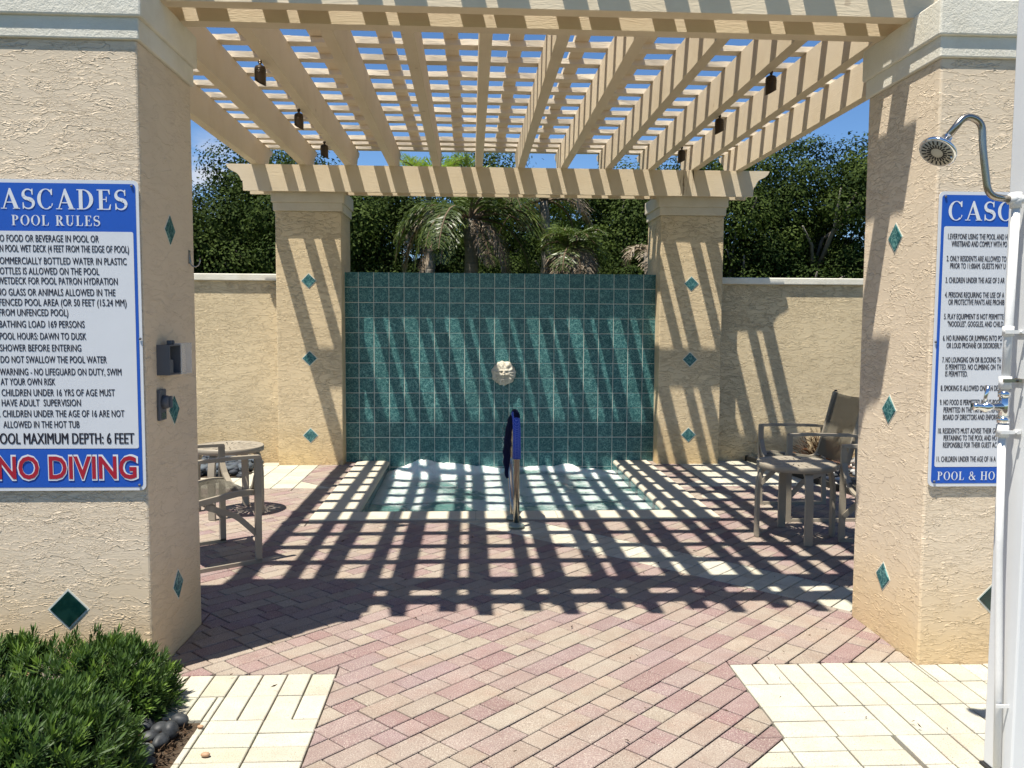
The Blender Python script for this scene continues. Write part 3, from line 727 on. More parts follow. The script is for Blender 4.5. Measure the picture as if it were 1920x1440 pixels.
# ---- bullet spotlights hanging from the rafters
def spot(x, y, side, label, first=[None]):
    if first[0] is None:
        s = empty('spotlight', (x, y, 2.97)); tag(s, cat='spotlight', group='bronze spotlights under the pergola')
        bm = bmesh.new()
        prof = [(.012, .062), (.030, .052), (.034, .040), (.034, .030), (.036, .028), (.034, .026), (.034, .018), (.036, .016), (.034, .014), (.034, -.062)]
        lathe_into(bm, prof[::-1], 22)
        bmesh.ops.bisect_plane(bm, geom=bm.verts[:] + bm.edges[:] + bm.faces[:], plane_co=(0, 0, -.045), plane_no=(-.5, 0, -1), clear_outer=True)
        link('housing', bm_done(bm, 'housing', False), M['bronze'], s)
        lathe('lens', [(.030, -.012), (.030, -.008), (.001, -.008)], M['rubber'], s, 18)
        bm = bmesh.new(); tube_into(bm, [(0, 0, .058), (0, 0, .078)], .008, 10); lathe_into(bm, [(.011, -.006), (.013, 0), (.011, .006)], 14, Matrix.Translation((0, 0, .08)) @ Matrix.Rotation(math.pi / 2, 4, 'X'))
        tube_into(bm, [(0, 0, .08), (.018, 0, .10)], .007, 8)
        link('knuckle', bm_done(bm, 'knuckle', True), M['bronze'], s)
        first[0] = s
    else:
        s = copy_tree(first[0])
    s.location = (x, y, 2.965); s.rotation_euler = (0, 0, 0 if side < 0 else math.pi); s['label'] = label
spot(-1.285, 5.28, -1, 'bronze spotlight under the left rafters, nearest of the left three')
spot(-1.285, 6.43, -1, 'bronze spotlight under the left rafters, middle of the left three')
spot(-1.285, 7.52, -1, 'bronze spotlight under the left rafters, farthest of the left three')
spot(1.885, 5.28, 1, 'bronze spotlight under the right rafters, nearest of the right three')
spot(1.885, 6.37, 1, 'bronze spotlight under the right rafters, middle of the right three')
spot(1.885, 7.51, 1, 'bronze spotlight under the right rafters, farthest of the right three')

# ------------------------------------------------------------------ lettering
_tcache = {}
def font_polys(text, offs):
    key = (text, offs)
    if key in _tcache: return _tcache[key]
    cu = bpy.data.curves.new('lettering', 'FONT'); cu.body = text; cu.size = 1.0; cu.offset = offs; cu.resolution_u = 3; cu.space_character = 1.02
    ob = bpy.data.objects.new('lettering_tmp', cu); COL.objects.link(ob)
    dg = bpy.context.evaluated_depsgraph_get(); dg.update(); me = bpy.data.meshes.new_from_object(ob.evaluated_get(dg))
    V = np.array([v_.co[:2] for v_ in me.vertices]) if len(me.vertices) else np.zeros((0, 2)); F = [tuple(p.vertices) for p in me.polygons]
    bpy.data.objects.remove(ob); bpy.data.curves.remove(cu); bpy.data.meshes.remove(me)
    _tcache[key] = (V, F); return V, F
def width(text, offs=.012):
    V, F = font_polys(text, offs); return V[:, 0].max() - V[:, 0].min()
class Flat:
    Y0 = 0
    """collects 2-D faces in the sign plane"""
    def __init__(s): s.V = []; s.F = []; s.k = 0
    def add(s, V, F, fx=lambda x: x, fz=lambda z: z):
        s.k += 1; yo = (s.k % 9) * .00004; b = len(s.V); s.V += [(fx(float(p[0])), fz(float(p[1])), yo) for p in V]; s.F += [tuple(b + i for i in f) for f in F]
    def text(s, visible, x0, x1, zc, cap, full=None, offs=.012):
        V, F = font_polys(visible, offs); a0, a1 = V[:, 0].min(), V[:, 0].max(); sx = (x1 - x0) / (a1 - a0)
        if full and full != visible:
            V, F = font_polys(full, offs); w = V[:, 0].max() - V[:, 0].min()
            if full.startswith(visible): x1 = x0 + w * sx
            else: x0 = x1 - w * sx
            a0 = V[:, 0].min()
        sz = cap / .70
        s.add(V, F, lambda x: x0 + (x - a0) * sx, lambda z: zc - cap / 2 + z * sz)
    def bold(s, d):
        n = len(s.V); F0 = list(s.F); s.V += [(p[0] + d, p[1], p[2] + .0002) for p in s.V[:n]]; s.F += [tuple(n + i for i in f) for f in F0]; return s
    def build(s, name, mat, parent, y, d=.0006):
        px, py, pz = parent.location; n = len(s.V)
        me = bpy.data.meshes.new(name); me.from_pydata([(p[0] - px, y - py - p[2], p[1] - pz) for p in s.V], [], s.F); me.update()
        return link(name, me, mat, parent)
# serif capitals drawn from stems, bowls and slab serifs (unit cap height)
def seriff(ch):
    P = []; T, t_, sh = .155, .045, .038          # thick, thin, serif height
    def bx(x0, x1, z0, z1): P.append([(x0, z0), (x1, z0), (x1, z1), (x0, z1)])
    def poly(*p): P.append(list(p))
    def foot(xc, z, w=.34): bx(xc - w / 2, xc + w / 2, z if z == 0 else z - sh, (z + sh) if z == 0 else z)
    def ring(cx, cz, ax, az, bx_, bz, a0, a1, shx=0, n=22):
        for i in range(n):
            u = a0 + (a1 - a0) * i / n; v = a0 + (a1 - a0) * (i + 1) / n
            P.append([(cx + ax * math.cos(u), cz + az * math.sin(u)), (cx + ax * math.cos(v), cz + az * math.sin(v)), (cx + shx + bx_ * math.cos(v), cz + bz * math.sin(v)), (cx + shx + bx_ * math.cos(u), cz + bz * math.sin(u))])
    pi = math.pi; w = .7
    if ch == 'C' or ch == 'G':
        w = .72; ring(.38, .5, .36, .515, .215, .475, R(48), R(312)); poly((.60, .70), (.645, .70), (.645, 1.0), (.60, 1.0), (.55, .86)); 
        if ch == 'C': poly((.595, .12), (.64, .16), (.665, .27), (.63, .30))
    elif ch == 'A':
        w = .78; poly((.36, 1.02), (.42, 1.02), (.74, .03), (.56, .03), (.32, .86)); poly((.36, 1.02), (.40, .90), (.15, .03), (.095, .03)); bx(.21, .58, .30, .30 + t_); foot(.13, 0, .25); foot(.65, 0, .30)
    elif ch == 'S':
        w = .58; cps = []
        for i in range(41):
            q = i / 40
            if q < .5: a = R(35) + (R(268) - R(35)) * (q / .5); cps.append((.29 + .20 * math.cos(a), .74 + .235 * math.sin(a)))
            else: a = R(88) + (R(-145) - R(88)) * ((q - .5) / .5); cps.append((.29 + .22 * math.cos(a), .265 + .245 * math.sin(a)))
        for i in range(40):
            (x0, z0), (x1, z1) = cps[i], cps[i + 1]; q = (i + .5) / 40; d = math.hypot(x1 - x0, z1 - z0) or 1
            if d > .08: continue
            wd = .025 + .060 * math.exp(-((q - .5) / .26) ** 2); nx, nz = -(z1 - z0) / d * wd, (x1 - x0) / d * wd
            ex, ez = (x1 - x0) * .12, (z1 - z0) * .12
            P.append([(x0 + nx - ex, z0 + nz - ez), (x1 + nx + ex, z1 + nz + ez), (x1 - nx + ex, z1 - nz + ez), (x0 - nx - ex, z0 - nz - ez)])
        P.append([(.17, .66), (.30, .58), (.44, .33), (.31, .40)])
        poly((.455, .70), (.49, .70), (.49, 1.0), (.455, 1.0), (.42, .90)); poly((.06, .0), (.10, .0), (.13, .1), (.10, .32), (.06, .32))
    elif ch == 'D':
        w = .77; bx(.11, .11 + T, 0, 1); ring(.28, .5, .43, .5, .27, .455, -pi / 2, pi / 2); bx(.02, .30, 0, t_); bx(.02, .30, 1 - t_, 1)
    elif ch == 'E':
        w = .66; bx(.11, .11 + T, 0, 1); bx(.02, .58, 0, t_); bx(.02, .56, 1 - t_, 1); bx(.2, .42, .49, .49 + t_); poly((.58, 0), (.61, .27), (.575, .27), (.50, .03)); poly((.56, 1), (.575, .76), (.54, .76), (.48, .97)); bx(.40, .435, .38, .65)
    elif ch in 'PR':
        w = .66 if ch == 'P' else .75; bx(.11, .11 + T, 0, 1); foot(.19, 0, .34); bx(.02, .30, 1 - t_, 1); ring(.28, .745, .31, .255, .15, .21, -pi / 2, pi / 2); bx(.2, .30, .49, .49 + t_)
        if ch == 'R': poly((.27, .50), (.43, .50), (.66, .03), (.48, .03)); foot(.62, 0, .26)
    elif ch == 'O':
        w = .80; ring(.40, .5, .37, .515, .215, .475, 0, 2 * pi, 0, 40)
    elif ch == 'L':
        w = .66; bx(.11, .11 + T, 0, 1); foot(.19, 1, .34); bx(.02, .58, 0, t_); poly((.58, 0), (.62, .30), (.585, .30), (.50, .03))
    elif ch == 'U':
        w = .78; bx(.11, .11 + T, .3, 1); foot(.19, 1, .34); bx(.60, .60 + t_, .3, 1); foot(.62, 1, .26); ring(.375, .30, .265, .315, .115, .26, pi, 2 * pi)
    elif ch == 'H':
        w = .84; bx(.11, .11 + T, 0, 1); bx(.58, .58 + T, 0, 1); bx(.2, .6, .49, .49 + t_); [foot(x, z, .33) for x in (.19, .655) for z in (0, 1)]
    elif ch == 'T':
        w = .70; bx(.27, .27 + T, 0, 1); foot(.345, 0, .34); bx(.04, .65, 1 - t_, 1); poly((.04, 1), (.12, .97), (.065, .72), (.03, .72)); poly((.65, 1), (.57, .97), (.625, .72), (.66, .72))
    elif ch == '&':
        w = .86; ring(.34, .76, .19, .25, .09, .20, 0, 2 * pi, 0, 26); ring(.33, .27, .29, .285, .165, .225, R(60), R(330)); poly((.22, .66), (.36, .66), (.82, .0), (.62, .0)); poly((.55, .50), (.80, .50), (.80, .465), (.72, .46), (.56, .15), (.52, .18), (.64, .46), (.55, .465))
    elif ch == ' ': w = .35
    return P, w
def serif_text(flat, text, x0, x1, zc, cap, vis_n=None, from_end=False):
    """fit the first (or last) vis_n letters between x0 and x1"""
    adv = []; x = 0
    for ch in text: P, w = seriff(ch); adv.append((x, P, w)); x += w * 1.0 + .07
    n = vis_n or len(text)
    if from_end: a, b = adv[len(text) - n][0], adv[-1][0] + adv[-1][2]
    else: a, b = adv[0][0], adv[n - 1][0] + adv[n - 1][2]
    sx = (x1 - x0) / (b - a)
    for (xx, P, w) in adv:
        for p in P: flat.add(p, [tuple(range(len(p)))], lambda q: x0 + (q + xx - a) * sx, lambda z: zc - cap / 2 + z * cap)
def rrect(x0, x1, z0, z1, r, n=6):
    o = []
    for cx_, cz_, a0 in ((x1 - r, z0 + r, -90), (x1 - r, z1 - r, 0), (x0 + r, z1 - r, 90), (x0 + r, z0 + r, 180)):
        for i in range(n + 1): a = R(a0 + 90 * i / n); o.append((cx_ + r * math.cos(a), cz_ + r * math.sin(a)))
    return o
def sign(name, x0, x1, z0, z1, zh, zf, label):
    s = empty(name, ((x0 + x1) / 2, 3.404, (z0 + z1) / 2), 0, label, 'sign')
    prism('panel', rrect(x0, x1, z0, z1, .022), 'y', 3.402, 3.406, M['sign_white'], s)
    b = Flat(); p = rrect(x0 + .012, x1 - .012, z0 + .014, z1 - .014, .014); b.add(p, [tuple(range(len(p)))]); b.build('blue_field', M['sign_blue'], s, 3.4012)
    b = Flat(); p = rrect(x0 + .024, x1 - .024, zf, zh, .008); b.add(p, [tuple(range(len(p)))]); b.build('white_field', M['sign_white'], s, 3.4004)
    for (x, z) in ((x0 + .025, z0 + .022), (x1 - .025, z0 + .022), (x0 + .025, z1 - .022), (x1 - .025, z1 - .022), (x0 + .007, 1.39), (x1 - .007, 1.39)):
        lathe('screw', [(.0055, 0), (.0055, .002), (.003, .0038), (.001, .004)], M['dark_grey'], s, 12, (x - s.location.x, -.005, z - s.location.z), (R(90), 0, 0))
    return s
sl = sign('pool_rules_sign', -1.958, -1.309, .778, 2.012, 1.811, .949, 'blue and white CASCADES POOL RULES sign with red NO DIVING on left pillar')
W = Flat(); serif_text(W, 'CASCADES', -1.838, -1.351, 1.936, .078, 7, True); W.build('heading', M['sign_letter'], sl, 3.3997)
W = Flat(); serif_text(W, 'POOL RULES', -1.800, -1.459, 1.853, .040); W.build('subheading', M['sign_letter'], sl, 3.3997)
LT = [('O FOOD OR BEVERAGE IN POOL OR', -1.847, -1.466, 1.783, 'NO FOOD OR BEVERAGE IN POOL OR'), ('N POOL WET DECK (4 FEET FROM THE EDGE OF POOL)', -1.848, -1.351, 1.7435, 'ON POOL WET DECK (4 FEET FROM THE EDGE OF POOL)'),
 ('OMMERCIALLY BOTTLED WATER IN PLASTIC', -1.85, -1.361, 1.6955, 'COMMERCIALLY BOTTLED WATER IN PLASTIC'), ('OTTLES IS ALLOWED ON THE POOL', -1.851, -1.468, 1.6555, 'BOTTLES IS ALLOWED ON THE POOL'),
 ('WETDECK FOR POOL PATRON HYDRATION', -1.86, -1.398, 1.617, None), ('NO GLASS OR ANIMALS ALLOWED IN THE', -1.865, -1.408, 1.5725, None), ('FENCED POOL AREA (OR 50 FEET (15.24 MM)', -1.858, -1.366, 1.5325, None),
 ('FROM UNFENCED POOL)', -1.86, -1.593, 1.4925, None), ('BATHING LOAD 169 PERSONS', -1.861, -1.531, 1.4465, None), ('POOL HOURS: DAWN TO DUSK', -1.861, -1.526, 1.399, None), ('SHOWER BEFORE ENTERING', -1.862, -1.547, 1.3525, None),
 ('DO NOT SWALLOW THE POOL WATER', -1.861, -1.449, 1.3065, None), ('WARNING - NO LIFEGUARD ON DUTY, SWIM', -1.866, -1.393, 1.2575, None), ('AT YOUR OWN RISK', -1.864, -1.652, 1.218, None), ('CHILDREN UNDER 16 YRS OF AGE MUST', -1.862, -1.421, 1.1745, None),
 ('HAVE ADULT  SUPERVISION', -1.863, -1.555, 1.134, None), ('CHILDREN UNDER THE AGE OF 16 ARE NOT', -1.861, -1.386, 1.0905, '. CHILDREN UNDER THE AGE OF 16 ARE NOT'), ('ALLOWED IN THE HOT TUB', -1.86, -1.563, 1.047, None)]
for (a, x0, x1, z, f) in LT: K = Flat(); K.text(a, x0, x1 - .001, z, .0275, f, .0); K.bold(.0011); K.build('text_line', M['sign_black'], sl, 3.3996)
K = Flat(); K.text('OOL MAXIMUM DEPTH: 6 FEET', -1.876, -1.352, .9905, .044, 'POOL MAXIMUM DEPTH: 6 FEET', .0); K.bold(.0018); K.bold(.0009); K.build('text_line', M['sign_black'], sl, 3.3996)
W2 = Flat(); W2.text('NO DIVING', -1.893, -1.336, .873, .094, None, .052); W2.build('lettering_outline', M['sign_letter'], sl, 3.3992)
R2 = Flat(); R2.text('NO DIVING', -1.886, -1.344, .873, .088, None, .022); R2.build('warning_text', M['sign_red'], sl, 3.3984)
sr = sign('hot_tub_rules_sign', 1.935, 2.584, .778, 2.012, 1.869, .862, 'blue and white CASCADES hot tub rules sign partly hidden by the shower post')
W = Flat(); serif_text(W, 'CASCADES', 1.973, 2.250, 1.933, .078, 4); W.build('heading', M['sign_letter'], sr, 3.3997)
W = Flat(); serif_text(W, 'POOL & HO', 1.972, 2.225, .824, .036); W.build('footer', M['sign_letter'], sr, 3.3997)
RTX = [('1.EVERYONE USING THE POOL AND H', 1.977, 2.232, 1.828), ('WRISTBAND AND COMPLY WITH PO', 1.993, 2.231, 1.798), ('2. ONLY RESIDENTS ARE ALLOWED TO', 1.975, 2.231, 1.737), ('PRIOR TO 11:00AM. GUESTS MAY U', 1.991, 2.229, 1.707),
 ('3. CHILDREN UNDER THE AGE OF 3 AR', 1.974, 2.228, 1.648), ('4. PERSONS REQUIRING THE USE OF A', 1.974, 2.229, 1.587), ('OR PROTECTIVE PANTS ARE PROHIB', 1.99, 2.231, 1.557), ('5. PLAY EQUIPMENT IS NOT PERMITTE', 1.974, 2.231, 1.497), ('"NOODLES", GOGGLES, AND CHILD', 1.99, 2.23, 1.466),
 ('6. NO RUNNING OR JUMPING INTO PO', 1.973, 2.229, 1.407), ('OR LOUD PROFANE OR DISORDERLY', 1.99, 2.229, 1.376), ('7. NO LOUNGING ON OR BLOCKING TH', 1.974, 2.228, 1.316), ('IS PERMITTED. NO CLIMBING ON TH', 1.989, 2.229, 1.286), ('IS PERMITTED.', 1.989, 2.086, 1.257),
 ('8. SMOKING IS ALLOWED ONLY IN DES', 1.972, 2.227, 1.197), ('9. NO FOOD IS PERMITTED IN THE POO', 1.971, 2.229, 1.137), ('PERMITTED IN THE TIKI BAR, AND O', 1.988, 2.227, 1.105), ('BOARD OF DIRECTORS AND ENFORC', 1.987, 2.226, 1.074),
 ('10. RESIDENTS MUST ADVISE THEIR GU', 1.968, 2.226, 1.016), ('PERTAINING TO THE POOL AND HO', 1.993, 2.225, .986), ('RESPONSIBLE FOR THEIR GUEST AC', 1.992, 2.226, .956), ('11. CHILDREN UNDER THE AGE OF 16 A', 1.967, 2.225, .896)]
for (a, x0, x1, z) in RTX: K = Flat(); K.text(a, x0, x1 - .0008, z, .0230, None, .0); K.bold(.0009); K.build('text_line', M['sign_black'], sr, 3.3996)

# ------------------------------------------------------------------ fittings on the left pillar
ob_ = empty('outlet_box', (XL1, 3.60, 1.30), 0, 'grey weatherproof outlet box with clear lid swung open on left pillar', 'electrical box')
def hollow(name, x0, x1, y0, y1, z0, z1, th, mat, parent):
    bm = bmesh.new(); px, py, pz = parent.location
    for q in ((x0, x0 + th, y0, y1, z0, z1), (x0 + th, x1, y0, y0 + th, z0, z1), (x0 + th, x1, y1 - th, y1, z0, z1), (x0 + th, x1, y0 + th, y1 - th, z0, z0 + th), (x0 + th, x1, y0 + th, y1 - th, z1 - th, z1)):
        add_box(bm, q[0] - px, q[1] - px, q[2] - py, q[3] - py, q[4] - pz, q[5] - pz)
    return link(name, bm_done(bm, name), mat, parent)
hollow('housing', XL1 + .001, XL1 + .055, 3.535, 3.665, 1.235, 1.362, .006, M['dark_grey'], ob_)
wbox('socket_face', XL1 + .008, XL1 + .020, 3.550, 3.650, 1.250, 1.347, M['rubber'], ob_, .003)
wbox('socket_bracket', XL1 + .021, XL1 + .052, 3.541, 3.585, 1.241, 1.300, M['dark_grey'], ob_, .003)
hollow('lid', XL1 + .030, XL1 + .058, 3.668, 3.800, 1.232, 1.366, .004, M['clear'], ob_)
wbox('hinge', XL1 + .020, XL1 + .040, 3.595, 3.612, 1.362, 1.380, M['dark_grey'], ob_, .004); wbox('hinge', XL1 + .020, XL1 + .040, 3.625, 3.642, 1.362, 1.380, M['dark_grey'], ob_, .004)
sb_ = empty('switch_box', (XL1, 3.56, 1.11), 0, 'small grey rotary switch below the outlet box on left pillar', 'switch')
wbox('plate', XL1 + .001, XL1 + .014, 3.525, 3.600, 1.045, 1.175, M['dark_grey'], sb_, .003)
lathe('dial', [(.028, 0), (.028, .018), (.022, .026), (.001, .027)], M['dark_grey'], sb_, 20, (.014, .002, .012), (0, R(90), 0))
wbox('label_plate', XL1 + .0145, XL1 + .0155, 3.540, 3.588, 1.052, 1.078, M['steel'], sb_)
wbox('pointer', XL1 + .040, XL1 + .052, 3.554, 3.568, 1.098, 1.148, M['dark_grey'], sb_, .003)
hk = empty('hook', (XL1, 3.97, 1.75), 0, 'small steel J hook near the back edge of the left pillar', 'hook')
wbox('backplate', XL1 + .001, XL1 + .005, 3.955, 3.975, 1.728, 1.790, M['steel'], hk, .001)
tube('hook_wire', fillet([(.004, -.004, .03), (.008, -.002, -.03), (.030, .004, -.038), (.045, .010, -.020), (.046, .010, .005)], .015), .0035, M['steel'], hk, 8)

# ------------------------------------------------------------------ outdoor shower at the right edge
post = empty('shower_post', (1.77, 2.53, 0), 0, 'white square vinyl post carrying the outdoor shower at right edge', 'post')
wbox('post_sleeve', 1.703, 1.832, 2.455, 2.598, .012, 3.3, M['vinyl'], post, .006)
wbox('base_plate', 1.695, 1.84, 2.447, 2.606, -.02, .012, M['rubber'], post, .003)
sh = empty('shower', (1.66, 2.5, 0), 0, 'chrome outdoor shower head with valve on white riser pipe', 'shower')
def L_(p): return (p[0] - 1.66, p[1] - 2.5, p[2])
YPp = 2.5
riser = [(1.662, YPp, 1.83), (1.655, YPp, 1.31), (1.652, YPp, 1.25)]
tube('riser_pipe', [L_(p) for p in [(1.664, YPp, 1.835), (1.658, YPp, 1.44), (1.656, YPp, 1.262)]], .0125, M['pvc'], sh, 14)
tube('riser_pipe', [L_(p) for p in [(1.652, YPp, 1.150), (1.660, YPp, .75), (1.678, YPp, .35), (1.688, YPp, -.01)]], .0115, M['pvc'], sh, 14)
for z0_, z1_, r_ in ((1.815, 1.862, .0165), (1.425, 1.455, .0165), (1.262, 1.300, .0185), (1.112, 1.150, .0185)):
    x_ = 1.664 - .002 - (1.84 - z0_) * .012; tube('pipe_fitting', [L_((x_, YPp, z0_)), L_((x_, YPp, z1_))], r_, M['pvc'], sh, 16)
bm = bmesh.new()
tube_into(bm, [L_((1.664, YPp, 1.842)), L_((1.640, YPp, 1.842))], .0165, 16); tube_into(bm, [L_((1.664, YPp, 1.842)), L_((1.70, YPp, 1.842))], .013, 16)
link('tee_fitting', bm_done(bm, 'tee_fitting', True), M['pvc'], sh)
for z_ in (1.438, 1.288, 1.128, .255):
    bm = bmesh.new(); xx = 1.655 if z_ > .5 else 1.680
    tube_into(bm, [L_((xx - .018, YPp - .018, z_)), L_((xx + .045, YPp - .018, z_))], .003, 8, True, (.004, .011)); tube_into(bm, [L_((xx + .045, YPp - .018, z_)), L_((xx + .045, YPp + .02, z_))], .003, 8, True, (.004, .011))
    tube_into(bm, [L_((xx + .030, YPp - .020, z_)), L_((xx + .030, YPp - .028, z_))], .005, 10)
    link('pipe_clamp', bm_done(bm, 'pipe_clamp'), M['pvc'] if z_ != 1.288 else M['steel'], sh)
arm = fillet([(1.640, YPp, 1.842), (1.575, YPp, 1.850), (1.552, YPp, 1.985), (1.545, YPp, 2.072), (1.492, YPp, 2.092), (1.437, YPp, 2.022)], .062, 9)
tube('shower_arm', [L_(p) for p in arm], .0108, M['steel'], sh, 16)
hd = Vector((-.60, -.30, -.74)).normalized(); q_ = hd.to_track_quat('Z', 'Y').to_matrix().to_4x4()
lathe('shower_head', [(.011, -.004), (.015, .004), (.0145, .014), (.018, .018), (.020, .024), (.026, .036), (.038, .050), (.050, .058), (.054, .062), (.055, .068), (.052, .072), (.048, .0725), (.001, .072)], M['chrome'], sh, 32, L_((1.440, YPp, 2.026)), None, q_)
bm = bmesh.new()
for k in range(20):
    a = 2 * math.pi * k / 20
    for r0, r1 in ((.018, .030), (.032, .045)):
        tube_into(bm, [(r0 * math.cos(a + (.15 if r0 > .02 else 0)), r0 * math.sin(a + (.15 if r0 > .02 else 0)), .0728), (r1 * math.cos(a + (.15 if r0 > .02 else 0)), r1 * math.sin(a + (.15 if r0 > .02 else 0)), .0728)], .0016, 6, True, (.0042, .0022))
bmesh.ops.transform(bm, matrix=q_, verts=bm.verts[:]); link('spray_nozzles', bm_done(bm, 'spray_nozzles'), M['rubber'], sh, L_((1.440, YPp, 2.026)))
lathe('spray_face', [(.049, .0715), (.049, .0726), (.001, .0726)], plain('spray_plate', (.42, .40, .34), .5), sh, 30, L_((1.440, YPp, 2.026)), None, q_)
lathe('spray_tab', [(.003, 0), (.003, .010), (.001, .012)], M['chrome'], sh, 8, L_((1.428, YPp - .045, 1.962)), (R(180), 0, 0))
bm = bmesh.new(); tube_into(bm, [L_((1.654, YPp, 1.150)), L_((1.655, YPp, 1.262))], .0150, 18)
for z_ in (1.165, 1.245): tube_into(bm, [L_((1.654, YPp, z_ - .009)), L_((1.654, YPp, z_ + .009))], .0205, 6)
tube_into(bm, [L_((1.654, YPp, 1.206)), L_((1.612, YPp - .006, 1.206)), L_((1.610, YPp - .006, 1.206)), L_((1.585, YPp - .009, 1.206)), L_((1.583, YPp - .009, 1.206)), L_((1.562, YPp - .012, 1.208)), L_((1.548, YPp - .014, 1.208))], [.013, .012, .015, .016, .012, .010, .012], 18)
link('valve_body', bm_done(bm, 'valve_body', True), M['chrome'], sh)
tube('valve_handle', [L_((1.585, YPp - .009, 1.212)), L_((1.590, YPp - .010, 1.245)), L_((1.596, YPp - .010, 1.272))], [.0055, .0052, .0085], M['chrome'], sh, 12)

# ------------------------------------------------------------------ handrail with blue cover
rail = empty('handrail', (.330, 6.0, 0), 0, 'stainless steel grab rail at the front edge of the hot tub', 'handrail')
XR_ = 0.0
path = fillet([(0, -.11, .012), (0, -.10, .70), (-.004, -.03, .815), (-.010, .10, .80), (-.022, .42, .46), (-.020, .30, .24), (-.006, .136, .012)], .10, 8)
tube('rail_tube', path, .0215, M['steel'], rail, 18)
for y_ in (-.11, .136): lathe('escutcheon', [(.058, 0), (.056, .012), (.045, .020), (.026, .024), (.022, .03)], M['rail_base'], rail, 28, (0 if y_ < 0 else -.006, y_, .011))
cov = empty('rail_cover', (.330, 6.0, .6), 0, 'navy blue rail cover with pale grid pattern over the grab rail', 'rail cover')
cpath = [p for p in path if p.z > .50 and p.y < .02]; cpath2 = [p for p in path if p.z > .26 and p.y > -.06]
bm = bmesh.new(); tube_into(bm, [(p.x - 0, p.y, p.z - .6) for p in [Vector((0, -.104, .50))] + cpath], [.0295] + [.028] * len(cpath), 20); link('grid_sleeve', bm_done(bm, 'grid_sleeve', True), M['cover'], cov)
# slack dark cloth falling along the far leg
cp = [(-.001, -.07, .80), (-.004, .05, .828), (-.022, .15, .76), (-.042, .26, .63), (-.052, .34, .50), (-.052, .37, .40), (-.045, .36, .32), (-.036, .34, .285)]
bm = bmesh.new(); tube_into(bm, [(a, b, c_ - .6) for a, b, c_ in fillet(cp, .05, 3)], [.022 + .008 * math.sin(min(1, i / 22) * 3.1) for i in range(40)][:len(fillet(cp, .05, 3))], 16)
for v_ in bm.verts: v_.co.x += .004 * math.sin(v_.co.z * 70) ; v_.co.y += .004 * math.sin(v_.co.z * 50 + 1)
link('cloth_tail', bm_done(bm, 'cloth_tail', True), M['navy'], cov)

# ------------------------------------------------------------------ stone mask spout and its thread of water
mk = empty('stone_mask', (.350, YT - .004, .945), 0, 'round carved stone face spout on the teal tile wall', 'water spout')
nr, nt = 26, 64; Vv = [(0, -.05, 0)]; Ff = []
def hgt(x, z):
    r_ = math.hypot(x, z); a = math.atan2(z, x); h_ = .040 * math.sqrt(max(0, 1 - (r_ / .128) ** 2)) + .022
    h_ += .008 * math.sin(a * 13 + 2 * math.sin(a * 3)) * min(1, max(0, (r_ - .062) / .03)) * math.sin(min(1, r_ / .125) * 3.0) * 1.4
    g = lambda cx_, cz_, s1, s2, k: k * math.exp(-((x - cx_) / s1) ** 2 - ((z - cz_) / s2) ** 2)
    h_ += g(0, -.002, .012, .030, .022) + g(0, -.018, .018, .010, .012) + g(-.028, .030, .020, .007, .010) + g(.028, .030, .020, .007, .010)
    h_ -= g(-.027, .016, .013, .008, .014) + g(.027, .016, .013, .008, .014) + g(0, -.048, .018, .009, .020)
    h_ += g(-.034, -.014, .016, .016, .010) + g(.034, -.014, .016, .016, .010) + g(0, -.062, .020, .008, .010) + g(0, -.036, .020, .006, .006)
    h_ += .0025 * math.sin(x * 310 + 3 * math.sin(z * 120)) * math.sin(z * 270); return h_
for i in range(1, nr + 1):
    for j in range(nt):
        a = 2 * math.pi * j / nt; r_ = .128 * i / nr; rr = r_ * (1 + (.035 * math.sin(a * 13 + 2 * math.sin(a * 3)) + .02 * math.sin(a * 7 + 1)) * (i / nr) ** 3)
        Vv.append((rr * math.cos(a), -hgt(r_ * math.cos(a), r_ * math.sin(a)) if i < nr else 0.0, rr * math.sin(a)))
for j in range(nt): Ff.append((0, 1 + j, 1 + (j + 1) % nt))
for i in range(nr - 1):
    for j in range(nt): a = 1 + i * nt + j; b = 1 + i * nt + (j + 1) % nt; Ff.append((a, a + nt, b + nt, b))
me = bpy.data.meshes.new('carved_face'); me.from_pydata(Vv, [], Ff); bm = bmesh.new(); bm.from_mesh(me); bmesh.ops.recalc_face_normals(bm, faces=bm.faces); bm.to_mesh(me); bm.free()
for p in me.polygons: p.use_smooth = True
link('carved_face', me, M['mask'], mk)
wt = NT('running_water', .03, spec=.6); wt.color((.85, .9, .9)); wt.b.inputs['Transmission Weight'].default_value = .85; wt.b.inputs['IOR'].default_value = 1.33
bm = bmesh.new(); rs = random.Random(4); z = .895; pts = []
for i in range(26): pts.append((.345 + .0025 * math.sin(i * .8), YT - .050 - .0012 * i, z - i * .020))
tube_into(bm, pts, [.0028 + .0016 * math.sin(i * 1.9) for i in range(26)], 8)
z = .375
while z > WATER + .03:
    r_ = rs.uniform(.0028, .0055); bmesh.ops.create_icosphere(bm, subdivisions=1, radius=r_, matrix=Matrix.Translation((.345 + rs.uniform(-.008, .008), YT - .085, z)) @ Matrix.Scale(1.7, 4, (0, 0, 1))); z -= rs.uniform(.012, .03)
tag(link('water_trickle', bm_done(bm, 'water_trickle', True), wt.m), 'thin trickle of water falling from the stone face into the tub', 'water stream')

